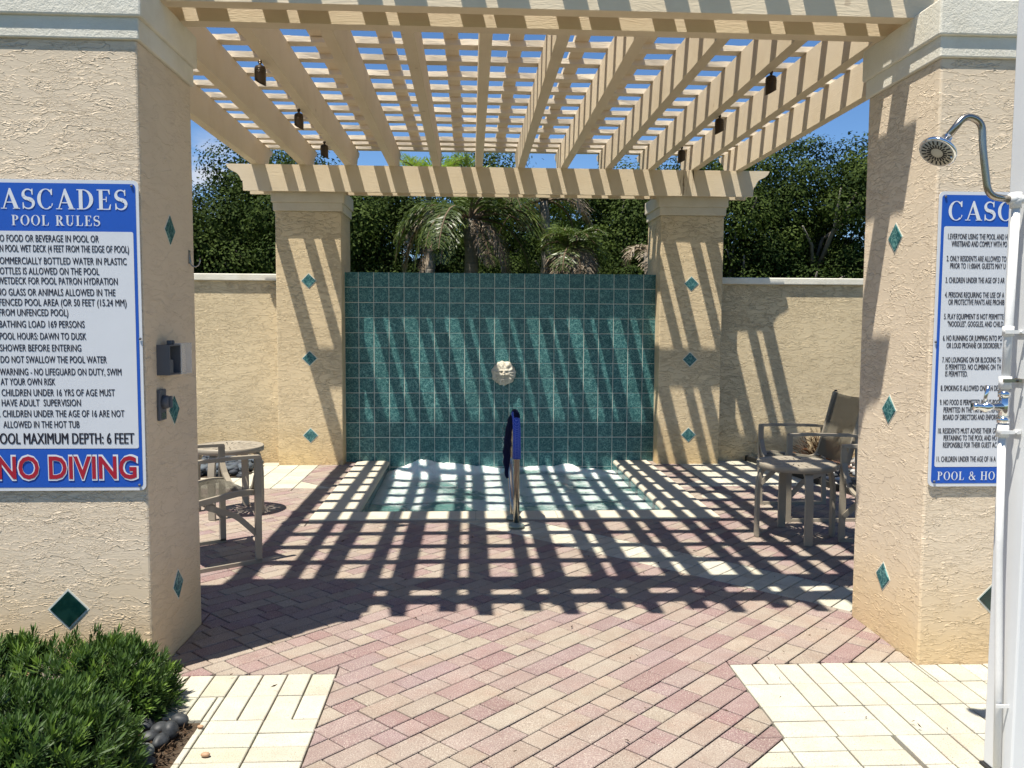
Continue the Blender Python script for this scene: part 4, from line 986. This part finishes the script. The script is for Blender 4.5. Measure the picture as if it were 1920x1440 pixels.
# ------------------------------------------------------------------ furniture
def make_chair():
    """sled-base sling armchair, faces +x, origin between the frames on the floor"""
    c = empty('patio_chair', (0, 0, 0)); tag(c, cat='chair', group='tan metal sling chairs around the side tables')
    hw = .305; T = (.040, .020)
    for s in (1, -1):
        y = s * hw
        tube('front_leg', [(.25, y, .012), (.252, y, .655)], 0, M['metal_frame'], c, flat=(.038, .022))
        tube('arm', [(.262, y, .652), (.10, y, .657), (-.20, y, .650), (-.27, y, .640)], 0, M['metal_frame'], c, flat=(.040, .020))
        tube('rear_leg', [(-.26, y, .648), (-.27, y, .40), (-.285, y, .012)], 0, M['metal_frame'], c, flat=(.034, .022))
        tube('base_runner', [(.268, y, .012), (-.30, y, .012)], 0, M['metal_frame'], c, flat=(.022, .024))
        # seat and back side rail: one bent extrusion
        yr = s * (hw - .045)
        tube('side_rail', fillet([(.262, yr, .425), (.17, yr, .435), (-.20, yr, .385), (-.335, yr, .93)], .09, 7), 0, M['metal_frame'], c, flat=(.024, .034))
        tube('brace', fillet([(.247, s * (hw - .012), .175), (.13, s * (hw - .03), .300), (-.05, s * (hw - .045), .375)], .05), 0, M['metal_frame'], c, flat=(.018, .034))
        lathe('rail_cap', [(.012, 0), (.013, .006), (.008, .012), (.001, .013)], M['rubber'], c, 10, (-.337, yr, .932))
    bow = [(.250, -hw + .008, .535)] + [(.250 + .012 * math.sin(math.pi * q), -hw + .012 + (2 * hw - .024) * q, .535 - .165 * (math.sin(math.pi * q)) ** .6) for q in [i / 16 for i in range(1, 16)]] + [(.250, hw - .008, .535)]
    tube('front_bow', bow, 0, M['metal_frame'], c, flat=(.036, .016, (0, 0, 1)))
    tube('cross_bar', [(-.02, -hw + .045, .362), (-.02, hw - .045, .362)], .011, M['metal_frame'], c, 10)
    def sling(name, prof):
        bm = bmesh.new(); w_ = hw - .052; rows = []
        for (x, z) in prof: rows.append([bm.verts.new((x, -w_ + 2 * w_ * k / 6, z - .010 * math.sin(math.pi * k / 6))) for k in range(7)])
        for a, b in zip(rows, rows[1:]):
            for k in range(6): bm.faces.new((a[k], a[k + 1], b[k + 1], b[k]))
        e = bmesh.ops.solidify(bm, geom=bm.faces[:], thickness=.004); return link(name, bm_done(bm, name, False), M['sling'], c)
    fl = fillet([(.262, 0, .432), (.17, 0, .440), (-.20, 0, .390), (-.335, 0, .925)], .09, 7)
    k_ = len(fl) - 5
    sling('seat_sling', [(p.x, p.z) for p in fl[:k_ + 1]]); sling('back_sling', [(fl[-1].x + (fl[k_].x - fl[-1].x) * q, fl[-1].z + (fl[k_].z - fl[-1].z) * q) for q in (0, .25, .5, .75, .98)])
    return c
ch = make_chair()
def place(o, x, y, rz, label): o.location = (x, y, 0); o.rotation_euler = (0, 0, rz); o['label'] = label
# left chair: front legs at (-1.283,5.062) and (-1.65,5.56)
a = R(36)
place(ch, -1.467 - .25 * math.cos(a), 5.311 - .25 * math.sin(a), a, 'tan metal sling chair half hidden behind the front left pillar')
c2 = copy_tree(ch); place(c2, 2.61, 6.32, R(180), 'tan metal sling chair facing the tub behind the right side table')
c3 = copy_tree(ch); place(c3, 2.735, 5.115, R(176), 'tan metal sling chair mostly hidden behind the front right pillar')

def make_table():
    tb = empty('side_table', (0, 0, 0)); tag(tb, cat='table', group='round side tables by the chairs')
    rr = .262; zt = .520; th = .012; ny, nx = 22, 96
    rad = np.linspace(.0, rr - .012, ny); bm = bmesh.new(); vt = {}
    def vert(i, j):
        j %= nx
        if i == 0: j = 0
        if (i, j) not in vt: a = 2 * math.pi * j / nx; vt[(i, j)] = bm.verts.new((rad[i] * math.cos(a), rad[i] * math.sin(a), zt))
        return vt[(i, j)]
    for i in range(ny - 1):
        for j in range(nx):
            slot = (j % 8 in (0,) and 6 <= i <= 10) or (j % 8 == 4 and 9 <= i <= 14) or (j % 8 in (0,) and 13 <= i <= 17) or (j % 16 == 2 and 3 <= i <= 4)
            if slot: continue
            q = [vert(i, j), vert(i + 1, j), vert(i + 1, j + 1), vert(i, j + 1)]; u = []
            for x in q:
                if x not in u: u.append(x)
            bm.faces.new(u)
    bmesh.ops.recalc_face_normals(bm, faces=bm.faces); bmesh.ops.solidify(bm, geom=bm.faces[:], thickness=.006); link('table_top', bm_done(bm, 'table_top'), M['metal_frame'], tb)
    bm = bmesh.new(); n = 64
    prof = [(rr - .014, zt - .002), (rr - .012, zt + .003), (rr - .003, zt + .003), (rr, zt - .002), (rr, zt - .036), (rr - .004, zt - .038), (rr - .006, zt - .034), (rr - .006, zt - .006)]
    rings = [[bm.verts.new((r_ * math.cos(2 * math.pi * k / n), r_ * math.sin(2 * math.pi * k / n), z)) for k in range(n)] for r_, z in prof]
    for a_, b_ in zip(rings, rings[1:] + rings[:1]):
        for k in range(n): bm.faces.new((a_[k], a_[(k + 1) % n], b_[(k + 1) % n], b_[k]))
    link('rim', bm_done(bm, 'rim', True), M['metal_frame'], tb)
    for k in range(4):
        a_ = math.pi / 2 * k; d = Vector((math.cos(a_), math.sin(a_), 0)); w_ = Vector((-math.sin(a_), math.cos(a_), 0))
        pts = fillet([d * .16 + Vector((0, 0, .500)), d * .235 + Vector((0, 0, .478)), d * .262 + Vector((0, 0, .36)), d * .262 + Vector((0, 0, .004))], .075, 7)
        tube('leg', pts, 0, M['metal_frame'], tb, flat=(.052, .022, (0, 0, 1)) if False else (.052, .022))
    return tb
tb = make_table(); place(tb, 2.242, 5.593, R(-2), 'round tan metal side table in the lattice shade on the right')
t2 = copy_tree(tb); place(t2, -1.852, 6.44, R(-12), 'round tan metal side table in full sun on the left')

# ------------------------------------------------------------------ planting beds
def blob(rx, ry, rz, seed, sub=2):
    bm = bmesh.new(); bmesh.ops.create_icosphere(bm, subdivisions=sub, radius=1); r_ = random.Random(seed); o1 = [r_.uniform(0, 6) for _ in range(6)]
    for v_ in bm.verts:
        c = v_.co; k = 1 + .10 * math.sin(c.x * 2.2 + o1[0]) + .08 * math.sin(c.y * 2.7 + o1[1]) + .06 * math.sin(c.z * 3 + o1[2]); v_.co = Vector((c.x * rx, c.y * ry, c.z * rz)) * k
    return bm
sheet('planting_bed', [(-3.4, -.985, 1.0, 3.02)], -.012, M['soil'], kind='structure')
sheet('planting_bed', [(-5.9, -2.16, 7.93, 8.87)], -.010, M['soil'], kind='structure')
bm = bmesh.new(); bm.faces.new([bm.verts.new(p) for p in ((3.02, 8.87, -.010), (3.37, 6.6, -.010), (6.5, 6.6, -.010), (6.5, 8.87, -.010))])
tag(link('planting_bed', bm_done(bm, 'planting_bed'), M['soil']), kind='structure')
e1 = tube('bed_edging', [(3.00, 8.86, .018), (3.20, 7.6, .018), (3.36, 6.58, .018)], 0, M['black_edge'], None, flat=(.03, .07)); tag(e1, 'black strip edging along the right pebble bed', 'edging')
def scatter(name, inside, bbox, n, size, cols, label, zb, seed, lift=.04, cap=None):
    r_ = random.Random(seed); bm0 = bmesh.new(); bmesh.ops.create_icosphere(bm0, subdivisions=2, radius=1); base = np.array([v_.co[:] for v_ in bm0.verts]); F0 = np.array([[v_.index for v_ in f.verts] for f in bm0.faces]); bm0.free()
    Vs = []; Fs = []; Cs = []; k = 0; tries = 0
    while k < n and tries < n * 30:
        tries += 1; x = r_.uniform(bbox[0], bbox[1]); y = r_.uniform(bbox[2], bbox[3])
        if not inside(x, y): continue
        s = r_.uniform(*size); a = r_.uniform(0, 6.28); sc = np.array([s, s * r_.uniform(.6, .9), s * r_.uniform(.4, .62)]); p = base * sc * (1 + .08 * np.sin(base[:, [1, 2, 0]] * 3 + r_.uniform(0, 6)))
        ca, sa = math.cos(a), math.sin(a); p = np.stack([p[:, 0] * ca - p[:, 1] * sa, p[:, 0] * sa + p[:, 1] * ca, p[:, 2]], 1) + np.array([x, y, zb + sc[2] * .6 + r_.uniform(0, lift)])
        Vs.append(p); Fs.append(F0 + k * len(base)); c = r_.choice(cols); f = r_.uniform(.75, 1.25); Cs += [(c[0] * f, c[1] * f, c[2] * f, 1)] * len(F0); k += 1
    me = mesh_np(name, np.concatenate(Vs), np.concatenate(Fs), M['pebble'], None, True); at_ = me.attributes.new('tint', 'FLOAT_COLOR', 'FACE'); at_.data.foreach_set('color', np.array(Cs, dtype=np.float32).ravel())
    return tag(link(name, me), label, 'pebbles', kind='stuff')
scatter('river_pebbles', lambda x, y: True, (-3.6, -2.17, 7.95, 8.82), 560, (.035, .065), [(.045, .055, .07), (.07, .085, .10), (.10, .12, .14), (.03, .035, .045)], 'dark blue grey river pebbles in the left bed behind the table', -.01, 3, .07)
scatter('river_pebbles', lambda x, y: x > 3.04 + (8.86 - y) * .158, (3.0, 5.2, 6.65, 8.82), 700, (.03, .055), [(.04, .045, .05), (.35, .34, .32), (.16, .17, .18), (.5, .47, .43), (.25, .15, .11), (.05, .055, .06)], 'mixed dark and pale pebbles in the right bed behind the chairs', -.01, 5, .06)
# bed by the front left pillar: mulch and individual stones
def flecks(name, x0, x1, y0, y1, n, mat, label, z=-.008):
    P = np.stack([RNG.uniform(x0, x1, n), RNG.uniform(y0, y1, n), RNG.uniform(z, z + .022, n)], 1); D = unit(np.stack([RNG.normal(size=n), RNG.normal(size=n), RNG.normal(size=n) * .35], 1)); W_ = unit(np.cross(D, RNG.normal(size=(n, 3))))
    me = leaf_mesh(name, P, D, W_, RNG.uniform(.010, .035, n), RNG.uniform(.003, .009, n), mat, RNG.uniform(0, 1, n)); return tag(link(name, me), label, name.replace('_', ' '), kind='stuff')
M['mulch_leaf'] = leaf_mat('mulch_flakes', (.02, .013, .009), (.10, .065, .04), 0, .9, .1)
flecks('mulch', -1.6, -1.005, 2.3, 3.0, 5200, M['mulch_leaf'], 'dark bark mulch around the stones at the shrub edge')
flecks('leaf_litter', -1.0, 1.9, 2.6, 6.1, 70, M['mulch_leaf'], 'scattered tiny dry leaf bits on the pavers', .001)
bigs = [(-1.045, 2.975, .040, .030, .030, 'd'), (-1.10, 2.93, .038, .032, .026, 'd'), (-1.055, 2.905, .042, .033, .030, 'd'), (-1.16, 2.95, .045, .034, .028, 'd'), (-1.115, 2.86, .036, .028, .024, 'd'), (-1.065, 2.835, .040, .030, .024, 'd'),
        (-1.20, 2.885, .042, .034, .03, 'd'), (-1.155, 2.80, .045, .034, .028, 'd'), (-1.10, 2.765, .050, .036, .026, 'g'), (-1.175, 2.71, .050, .038, .03, 'g2'), (-1.22, 2.79, .04, .03, .026, 'd'), (-1.06, 2.70, .032, .026, .018, 'd'), (-1.25, 2.73, .04, .03, .024, 'd')]
sc_ = 0
for i, (x, y, a1, a2, a3, k_) in enumerate(bigs):
    bm = blob(a1 * .88, a2 * .88, a3 * .88, i + 5, 3); o = link('river_stone', bm_done(bm, 'river_stone', True), {'d': M['stone_dark'], 'g': M['stone_grey'], 'g2': M['stone_grey']}[k_], None, (x, y, a3 * .7), (0, 0, i * .9))
    lab = ['dark river stone at the back right of the heap, touching the cream pavers', 'dark river stone just left of the backmost stone by the shrub', 'round dark river stone at the right front of the dark heap', 'dark river stone deepest under the shrub edge at the back of the heap',
        'small dark river stone in the middle of the heap by the shrub', 'small dark river stone on the mulch at the right side of the heap', 'dark river stone half under the shrub on the left of the heap', 'dark river stone just behind the two grey stones',
        'grey green river stone, the right one of the two pale stones', 'grey river stone, the lower left one of the two pale stones', 'dark river stone left of the grey stones under the shrub', 'smallest flat dark stone lying alone on the mulch at the front', 'dark river stone at the bottom left of the heap under the shrub'][i]
    tag(o, lab, 'stone', 'river stones beside the green shrub')
for (x, y, s, lab) in ((-.887, 2.752, .012, 'small tan pebble lying on the cream pavers'), (-.968, 2.955, .009, 'tiny pale tan pebble at the edge of the dark stones')):
    bm = blob(s * 1.15, s, s * .8, 77, 2); o = link('pebble', bm_done(bm, 'pebble', True), M['stone_tan'], None, (x, y, s * .7)); tag(o, lab, 'pebble')

# podocarpus shrubs: whorled needle shoots
def shrub(name, cx_, cy_, rx, ry, h_, n_sh, seed, label, bright=.1):
    r_ = np.random.default_rng(seed); s = empty(name, (cx_, cy_, 0), 0, label, 'shrub'); n = n_sh
    th = r_.uniform(0, 2 * math.pi, n); ph = np.arccos(r_.uniform(-.15, 1, n)); q = 1 - np.abs(r_.normal(0, .10, n))
    ex = .62
    sg = lambda a, e: np.sign(a) * np.abs(a) ** e
    ux, uy, uz = np.sin(ph) * np.cos(th), np.sin(ph) * np.sin(th), np.cos(ph)
    lump = 1 + .14 * np.sin(ux * 7 + seed) * np.sin(uy * 6 + 1) + .09 * np.sin(ux * 15) * np.cos(uy * 13) + r_.normal(0, .05, n)
    B = np.stack([sg(ux, ex) * rx * q, sg(uy, ex) * ry * q, sg(uz, .75) * h_ * q * lump], 1); B[:, 2] = np.maximum(B[:, 2], .01)
    Nn = unit(np.stack([ux / rx, uy / ry, uz / h_ * 1.1 + .35 / h_], 1) + r_.normal(0, .28, (n, 3)) / max(rx, h_) * .6); Nn[:, 2] = np.abs(Nn[:, 2]) ; Nn = unit(Nn)
    k = 20; L = r_.uniform(.030, .080, n); P = []; D = []; W_ = []; T_ = []; LN = []
    A1 = unit(np.cross(Nn, r_.normal(size=(n, 3)))); A2 = np.cross(Nn, A1); br = (r_.uniform(size=n) < bright)
    for j in range(k):
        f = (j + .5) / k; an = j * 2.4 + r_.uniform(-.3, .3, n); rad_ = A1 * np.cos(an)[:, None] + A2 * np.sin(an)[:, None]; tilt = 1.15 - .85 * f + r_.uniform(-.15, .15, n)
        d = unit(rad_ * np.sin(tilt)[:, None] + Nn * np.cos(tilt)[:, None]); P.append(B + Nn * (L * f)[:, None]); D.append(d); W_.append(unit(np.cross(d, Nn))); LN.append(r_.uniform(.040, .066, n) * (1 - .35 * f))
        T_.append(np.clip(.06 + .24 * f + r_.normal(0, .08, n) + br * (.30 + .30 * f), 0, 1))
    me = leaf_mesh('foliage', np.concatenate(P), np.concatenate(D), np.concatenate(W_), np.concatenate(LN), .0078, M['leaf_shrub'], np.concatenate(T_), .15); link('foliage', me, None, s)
    bm = bmesh.new(); rs_ = random.Random(seed)
    for _ in range(26):
        a_ = rs_.uniform(0, 6.28); q_ = rs_.uniform(.3, .85); tube_into(bm, [(rs_.uniform(-.1, .1), rs_.uniform(-.1, .1), 0), (math.cos(a_) * rx * q_ * .6, math.sin(a_) * ry * q_ * .6, h_ * .55), (math.cos(a_) * rx * q_, math.sin(a_) * ry * q_, h_ * .85)], [.007, .005, .002], 6)
    link('stems', bm_done(bm, 'stems'), M['bark'], s); return s
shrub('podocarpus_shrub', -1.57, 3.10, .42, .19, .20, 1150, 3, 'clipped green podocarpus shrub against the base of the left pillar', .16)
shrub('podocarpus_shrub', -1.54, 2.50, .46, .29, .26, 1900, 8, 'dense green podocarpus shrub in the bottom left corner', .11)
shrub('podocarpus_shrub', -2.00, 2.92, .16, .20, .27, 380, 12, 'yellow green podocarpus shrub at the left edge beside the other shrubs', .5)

# dry brown plant in the right bed
def spray(name, cx_, cy_, n, L, mat, label, cat, seed, wd=.004, spread=.8, z0=.0):
    r_ = np.random.default_rng(seed); P = []; D = []; W_ = []; LN = []; T_ = []
    for i in range(n):
        a_ = r_.uniform(0, 6.28); tilt = abs(r_.normal(0, spread)); p = np.array([r_.normal(0, .03), r_.normal(0, .03), 0]); d = np.array([math.sin(tilt) * math.cos(a_), math.sin(tilt) * math.sin(a_), math.cos(tilt)]); seg = 5; l = L * r_.uniform(.5, 1.1) / seg
        for k in range(seg):
            P.append(p.copy()); D.append(d.copy()); W_.append(unit(np.cross(d, r_.normal(size=3)))); LN.append(l * 1.15); T_.append(r_.uniform(0, 1)); p = p + d * l; d = unit(d + r_.normal(0, .22, 3) + np.array([0, 0, -.10]))
    me = leaf_mesh(name, np.array(P), np.array(D), np.array(W_), np.array(LN), wd, mat, np.array(T_), .3); o = link(name, me, None, None, (cx_, cy_, z0)); return tag(o, label, cat)
spray('dry_grass_clump', 3.62, 8.35, 420, .42, M['leaf_dry'], 'dry brown twiggy plant in the pebble bed behind the right chairs', 'plant', 4, .006, .7)

# ------------------------------------------------------------------ trees beyond the wall
def tree(cx_, cy_, top, rx, ry, zlow, n, seed, label, leaf=.064, trunk=True):
    r_ = np.random.default_rng(seed); tr = empty('oak_tree', (cx_, cy_, 0), 0, label, 'tree', 'oak trees beyond the garden wall')
    zc = (top + zlow) / 2; rz = (top - zlow) / 2
    nc = 95; th = r_.uniform(0, 6.283, nc); u = r_.uniform(-1, 1, nc); q = r_.uniform(.62, 1.0, nc)
    C = np.stack([np.sqrt(1 - u * u) * np.cos(th) * rx * q, np.sqrt(1 - u * u) * np.sin(th) * ry * q, u * rz * q + zc], 1)
    C = C[C[:, 1] < ry * .55]                       # leaf masses on the side that can be seen and on top
    cs = r_.uniform(.18, .50, len(C)); w_ = cs ** 1.6; pick = r_.choice(len(C), n, p=w_ / w_.sum())
    d = unit(r_.normal(size=(n, 3))); rad_ = np.abs(r_.normal(.90, .17, n)); P = C[pick] + d * (cs[pick] * rad_)[:, None] * np.array([1.15, 1.15, .80])
    N_ = unit(d * 1.0 + np.array([0, -.1, .35]) + r_.normal(size=(n, 3)) * .42); D = unit(np.cross(N_, r_.normal(size=(n, 3)))); W_ = unit(np.cross(D, N_))
    clump_t = r_.uniform(.0, .75, len(C)); T_ = np.clip(clump_t[pick] + r_.normal(.05, .16, n), 0, 1)
    me = leaf_mesh('crown', P, D, W_, r_.uniform(.6, 1.2, n) * leaf, r_.uniform(.4, .62, n) * leaf, M['leaf_oak'], T_, .12); link('crown', me, None, tr)
    bm = bmesh.new(); rs_ = random.Random(seed)
    lean = rs_.uniform(-.3, .3); tube_into(bm, [(0, 0, -.03), (lean * .3, .0, top * .25), (lean, 0, top * .55)], [.13, .10, .07], 10)
    link('trunk', bm_done(bm, 'trunk', True), M['bark'], tr)
    bm = bmesh.new()
    for q0 in range(13):
        a_ = rs_.uniform(0, 6.28) if q0 < 6 else rs_.uniform(3.9, 5.5); z0_ = rs_.uniform(.18, .5) * top; f = z0_ / (top * .55)
        p0 = Vector((lean * f, 0, z0_)); p2 = Vector((math.cos(a_) * rx * .75, math.sin(a_) * ry * (.6 if q0 < 6 else .95), min(top * .9, z0_ + rs_.uniform(.5, 1.6)))); pm = (p0 + p2) / 2 + Vector((rs_.uniform(-.15, .15), rs_.uniform(-.15, .15), .15))
        tube_into(bm, [p0, pm, p2], [.045, .03, .012], 6)
    link('limbs', bm_done(bm, 'limbs', True), M['bark'], tr); return tr
oaks = [(-6.4, 14.4, 4.5, 1.5, 1.2, 'at the far left'), (-4.85, 13.6, 3.62, 1.1, 1.0, 'in the gap beside the front left pillar'), (-3.35, 14.2, 4.50, 1.1, 1.1, 'above the left end of the back beam'), (-2.15, 13.4, 4.10, 1.05, 1.0, 'left of the back left pillar cap'),
        (-1.15, 14.6, 4.0, 1.1, 1.0, 'behind the curved palm fronds on the left'), (.55, 15.4, 4.70, 1.35, 1.1, 'behind the tall palm'), (1.35, 13.2, 3.0, 1.3, .9, 'low and bushy right of the palm trunks'), (2.35, 14.8, 4.30, 1.0, 1.1, 'left of the back right pillar'), (3.35, 14.1, 4.30, 1.15, 1.1, 'just behind the back right pillar'),
        (4.75, 14.3, 4.45, 1.2, 1.1, 'right of the back beam end'), (5.75, 13.9, 4.75, 1.15, 1.1, 'tallest beside the front right pillar'), (6.95, 13.6, 4.85, 1.25, 1.2, 'partly hidden by the front right pillar'), (8.4, 14.6, 4.7, 1.4, 1.2, 'at the far right'), (-8.2, 14.0, 4.4, 1.4, 1.2, 'leftmost of the whole row')]
for i, (x, y, tp, rx, ry, wh) in enumerate(oaks): tree(x, y, tp, rx, ry, .35, 52000, 40 + i, 'dark green oak tree beyond the wall ' + wh)
# far wood that closes the gaps low down
r_ = np.random.default_rng(90); n = 120000
X = r_.uniform(-14, 15, n); H = 3.2 + .35 * np.sin(X * 1.1) + .25 * np.sin(X * 2.7 + 1); Z = H * r_.uniform(0, 1, n) ** .8; Y = 17.2 + .6 * np.sin(X * 1.7) + r_.uniform(-.4, .8, n)
D = unit(r_.normal(size=(n, 3))); W_ = unit(np.cross(D, r_.normal(size=(n, 3)) + np.array([0, -1, 1])))
tag(link('far_wood', leaf_mesh('far_wood', np.stack([X, Y, Z], 1), D, W_, r_.uniform(.10, .2, n), r_.uniform(.07, .11, n), M['leaf_oak'], np.clip(r_.normal(.2, .15, n), 0, 1), .1)), 'dark mass of woodland behind the row of oaks', 'woodland', kind='stuff')

# palms
def frond_arrays(r_, az, el0, L, droop, n, leaf, hang, tint0, out_, w=.010):
    """rachis polyline + leaflets along both sides"""
    p = np.zeros(3); d = np.array([math.cos(az) * math.cos(el0), math.sin(az) * math.cos(el0), math.sin(el0)]); pts = [p.copy()]; dirs = [d.copy()]; m_ = 24
    for k in range(m_):
        p = p + d * L / m_; d = unit(d + np.array([0, 0, -droop / m_ * (1 + 1.5 * k / m_)])); pts.append(p.copy()); dirs.append(d.copy())
    pts = np.array(pts); dirs = np.array(dirs)
    for k in range(n):
        f = .12 + .88 * (k + r_.uniform(-.3, .3)) / n; i = min(m_ - 1, int(f * m_)); b = pts[i] + (pts[i + 1] - pts[i]) * (f * m_ - i); t_ = dirs[i]; side = unit(np.cross(t_, np.array([0, 0, 1.0])))
        l = leaf * (math.sin(math.pi * min(.97, f * .82 + .16)) ** .7) * r_.uniform(.8, 1.15)
        for s in (-1, 1):
            d1 = unit(side * s * r_.uniform(.6, 1.0) + t_ * .55 + np.array([0, 0, r_.uniform(-.1, .45)])); q = b.copy(); tn = min(1, max(0, tint0 + r_.normal(0, .15)))
            for j in range(3):
                out_['P'].append(q.copy()); out_['D'].append(d1.copy()); out_['W'].append(unit(np.cross(d1, unit(np.cross(d1, t_) + r_.normal(0, .1, 3))))); out_['L'].append(l / 3 * 1.2); out_['T'].append(tn); q = q + d1 * l / 3; d1 = unit(d1 + np.array([0, 0, -hang]))
    return pts
def palm(name, x, y, zc, fronds, trunk_r, seed, label, green='leaf_palm', trunk=True):
    r_ = np.random.default_rng(seed); p = empty(name, (x, y, 0), 0, label, 'palm tree'); G = dict(P=[], D=[], W=[], L=[], T=[]); Dd = dict(P=[], D=[], W=[], L=[], T=[]); rb = bmesh.new()
    for (az, el, L, droop, n, leaf, hang, dead) in fronds:
        pts = frond_arrays(r_, R(az), R(el), L, droop, n, leaf, hang, r_.uniform(.2, .7), Dd if dead else G)
        tube_into(rb, [tuple(q) for q in pts[::3]], [.022 * (1 - .8 * k / 9) for k in range(9)], 5)
    for A, nm, mt in ((G, 'fronds', green), (Dd, 'dead_fronds', 'leaf_dead')):
        if A['P']: link(nm, leaf_mesh(nm, np.array(A['P']), np.array(A['D']), np.array(A['W']), np.array(A['L']), .016, M[mt], np.array(A['T']), .25), None, p, (0, 0, zc))
    link('frond_stems', bm_done(rb, 'frond_stems'), M['leaf_dead'], p, (0, 0, zc))
    bm = bmesh.new(); k_ = 14; tube_into(bm, [(.03 * math.sin(i * .7), 0, -.03 + (zc + .03) * i / k_) for i in range(k_ + 1)], [trunk_r * (1.12 if i % 2 else 1) for i in range(k_ + 1)], 14); link('trunk', bm_done(bm, 'trunk', True), M['palm_trunk'], p)
    return p
rr_ = random.Random(5)
fr = []
for k in range(10):
    az = k * 36 + rr_.uniform(-10, 10); fr.append((az, rr_.uniform(25, 65), rr_.uniform(1.0, 1.3), rr_.uniform(1.3, 1.9), 66, .34, .30, False))
fr += [(182, 42, 1.55, 2.4, 84, .40, .42, False), (176, 30, 1.5, 2.5, 80, .38, .44, True), (190, 22, 1.25, 2.3, 70, .36, .40, False), (2, 34, 1.55, 1.7, 84, .42, .36, False), (-8, 22, 1.5, 1.6, 80, .40, .34, False), (12, 10, 1.2, 1.5, 70, .36, .34, False),
       (204, 6, 1.15, 1.9, 66, .34, .46, True), (-24, -6, 1.0, 1.9, 64, .34, .50, True), (-50, -20, .8, 1.5, 52, .28, .50, True), (232, 0, .95, 1.6, 60, .32, .40, False)]
palm('queen_palm', -.02, 11.3, 2.86, fr, .085, 5, 'queen palm with arching drooping fronds behind the tile wall')
fr = [(k * 36 + rr_.uniform(-8, 8), rr_.uniform(5, 60), rr_.uniform(.8, 1.15), rr_.uniform(1.4, 2.2), 44, .30, .35, k % 3 == 0) for k in range(10)]
palm('queen_palm', 1.04, 11.9, 3.20, fr, .06, 6, 'slender grey trunked palm with sparse greyish fronds right of the queen palm')
fr = [(k * 30 + rr_.uniform(-8, 8), rr_.uniform(25, 75), rr_.uniform(.45, .62), rr_.uniform(1.2, 2.0), 30, .26, .25, False) for k in range(12)] + [(k * 40, rr_.uniform(-5, 25), rr_.uniform(.5, .62), 2.4, 34, .24, .45, True) for k in range(9)]
palm('cabbage_palm', 1.30, 10.7, 2.38, fr, .08, 9, 'small shaggy palm with pale dead fronds peeking over the tile wall')
fr = [(k * 26 + rr_.uniform(-6, 6), rr_.uniform(40, 85), rr_.uniform(.7, .95), rr_.uniform(.5, 1.1), 40, .34, .10, False) for k in range(14)]
palm('fan_palm', -.62, 12.6, 3.28, fr, .07, 14, 'bright yellow green palm top showing above the back beam', 'leaf_palm_bright')
fr = [(k * 26 + rr_.uniform(-6, 6), rr_.uniform(50, 85), rr_.uniform(.6, .85), rr_.uniform(.5, 1.0), 34, .32, .10, False) for k in range(9)]
palm('fan_palm', .02, 12.9, 3.40, fr, .07, 15, 'pale green upright palm tuft above the centre of the back beam', 'leaf_palm_bright')
fr = [(k * 60 + 20, rr_.uniform(20, 50), rr_.uniform(.45, .6), 2.0, 16, .20, .40, True) for k in range(6)]
palm('cabbage_palm', 2.42, 11.4, 2.45, fr, .06, 19, 'dead grey palm head half hidden behind the back right pillar')
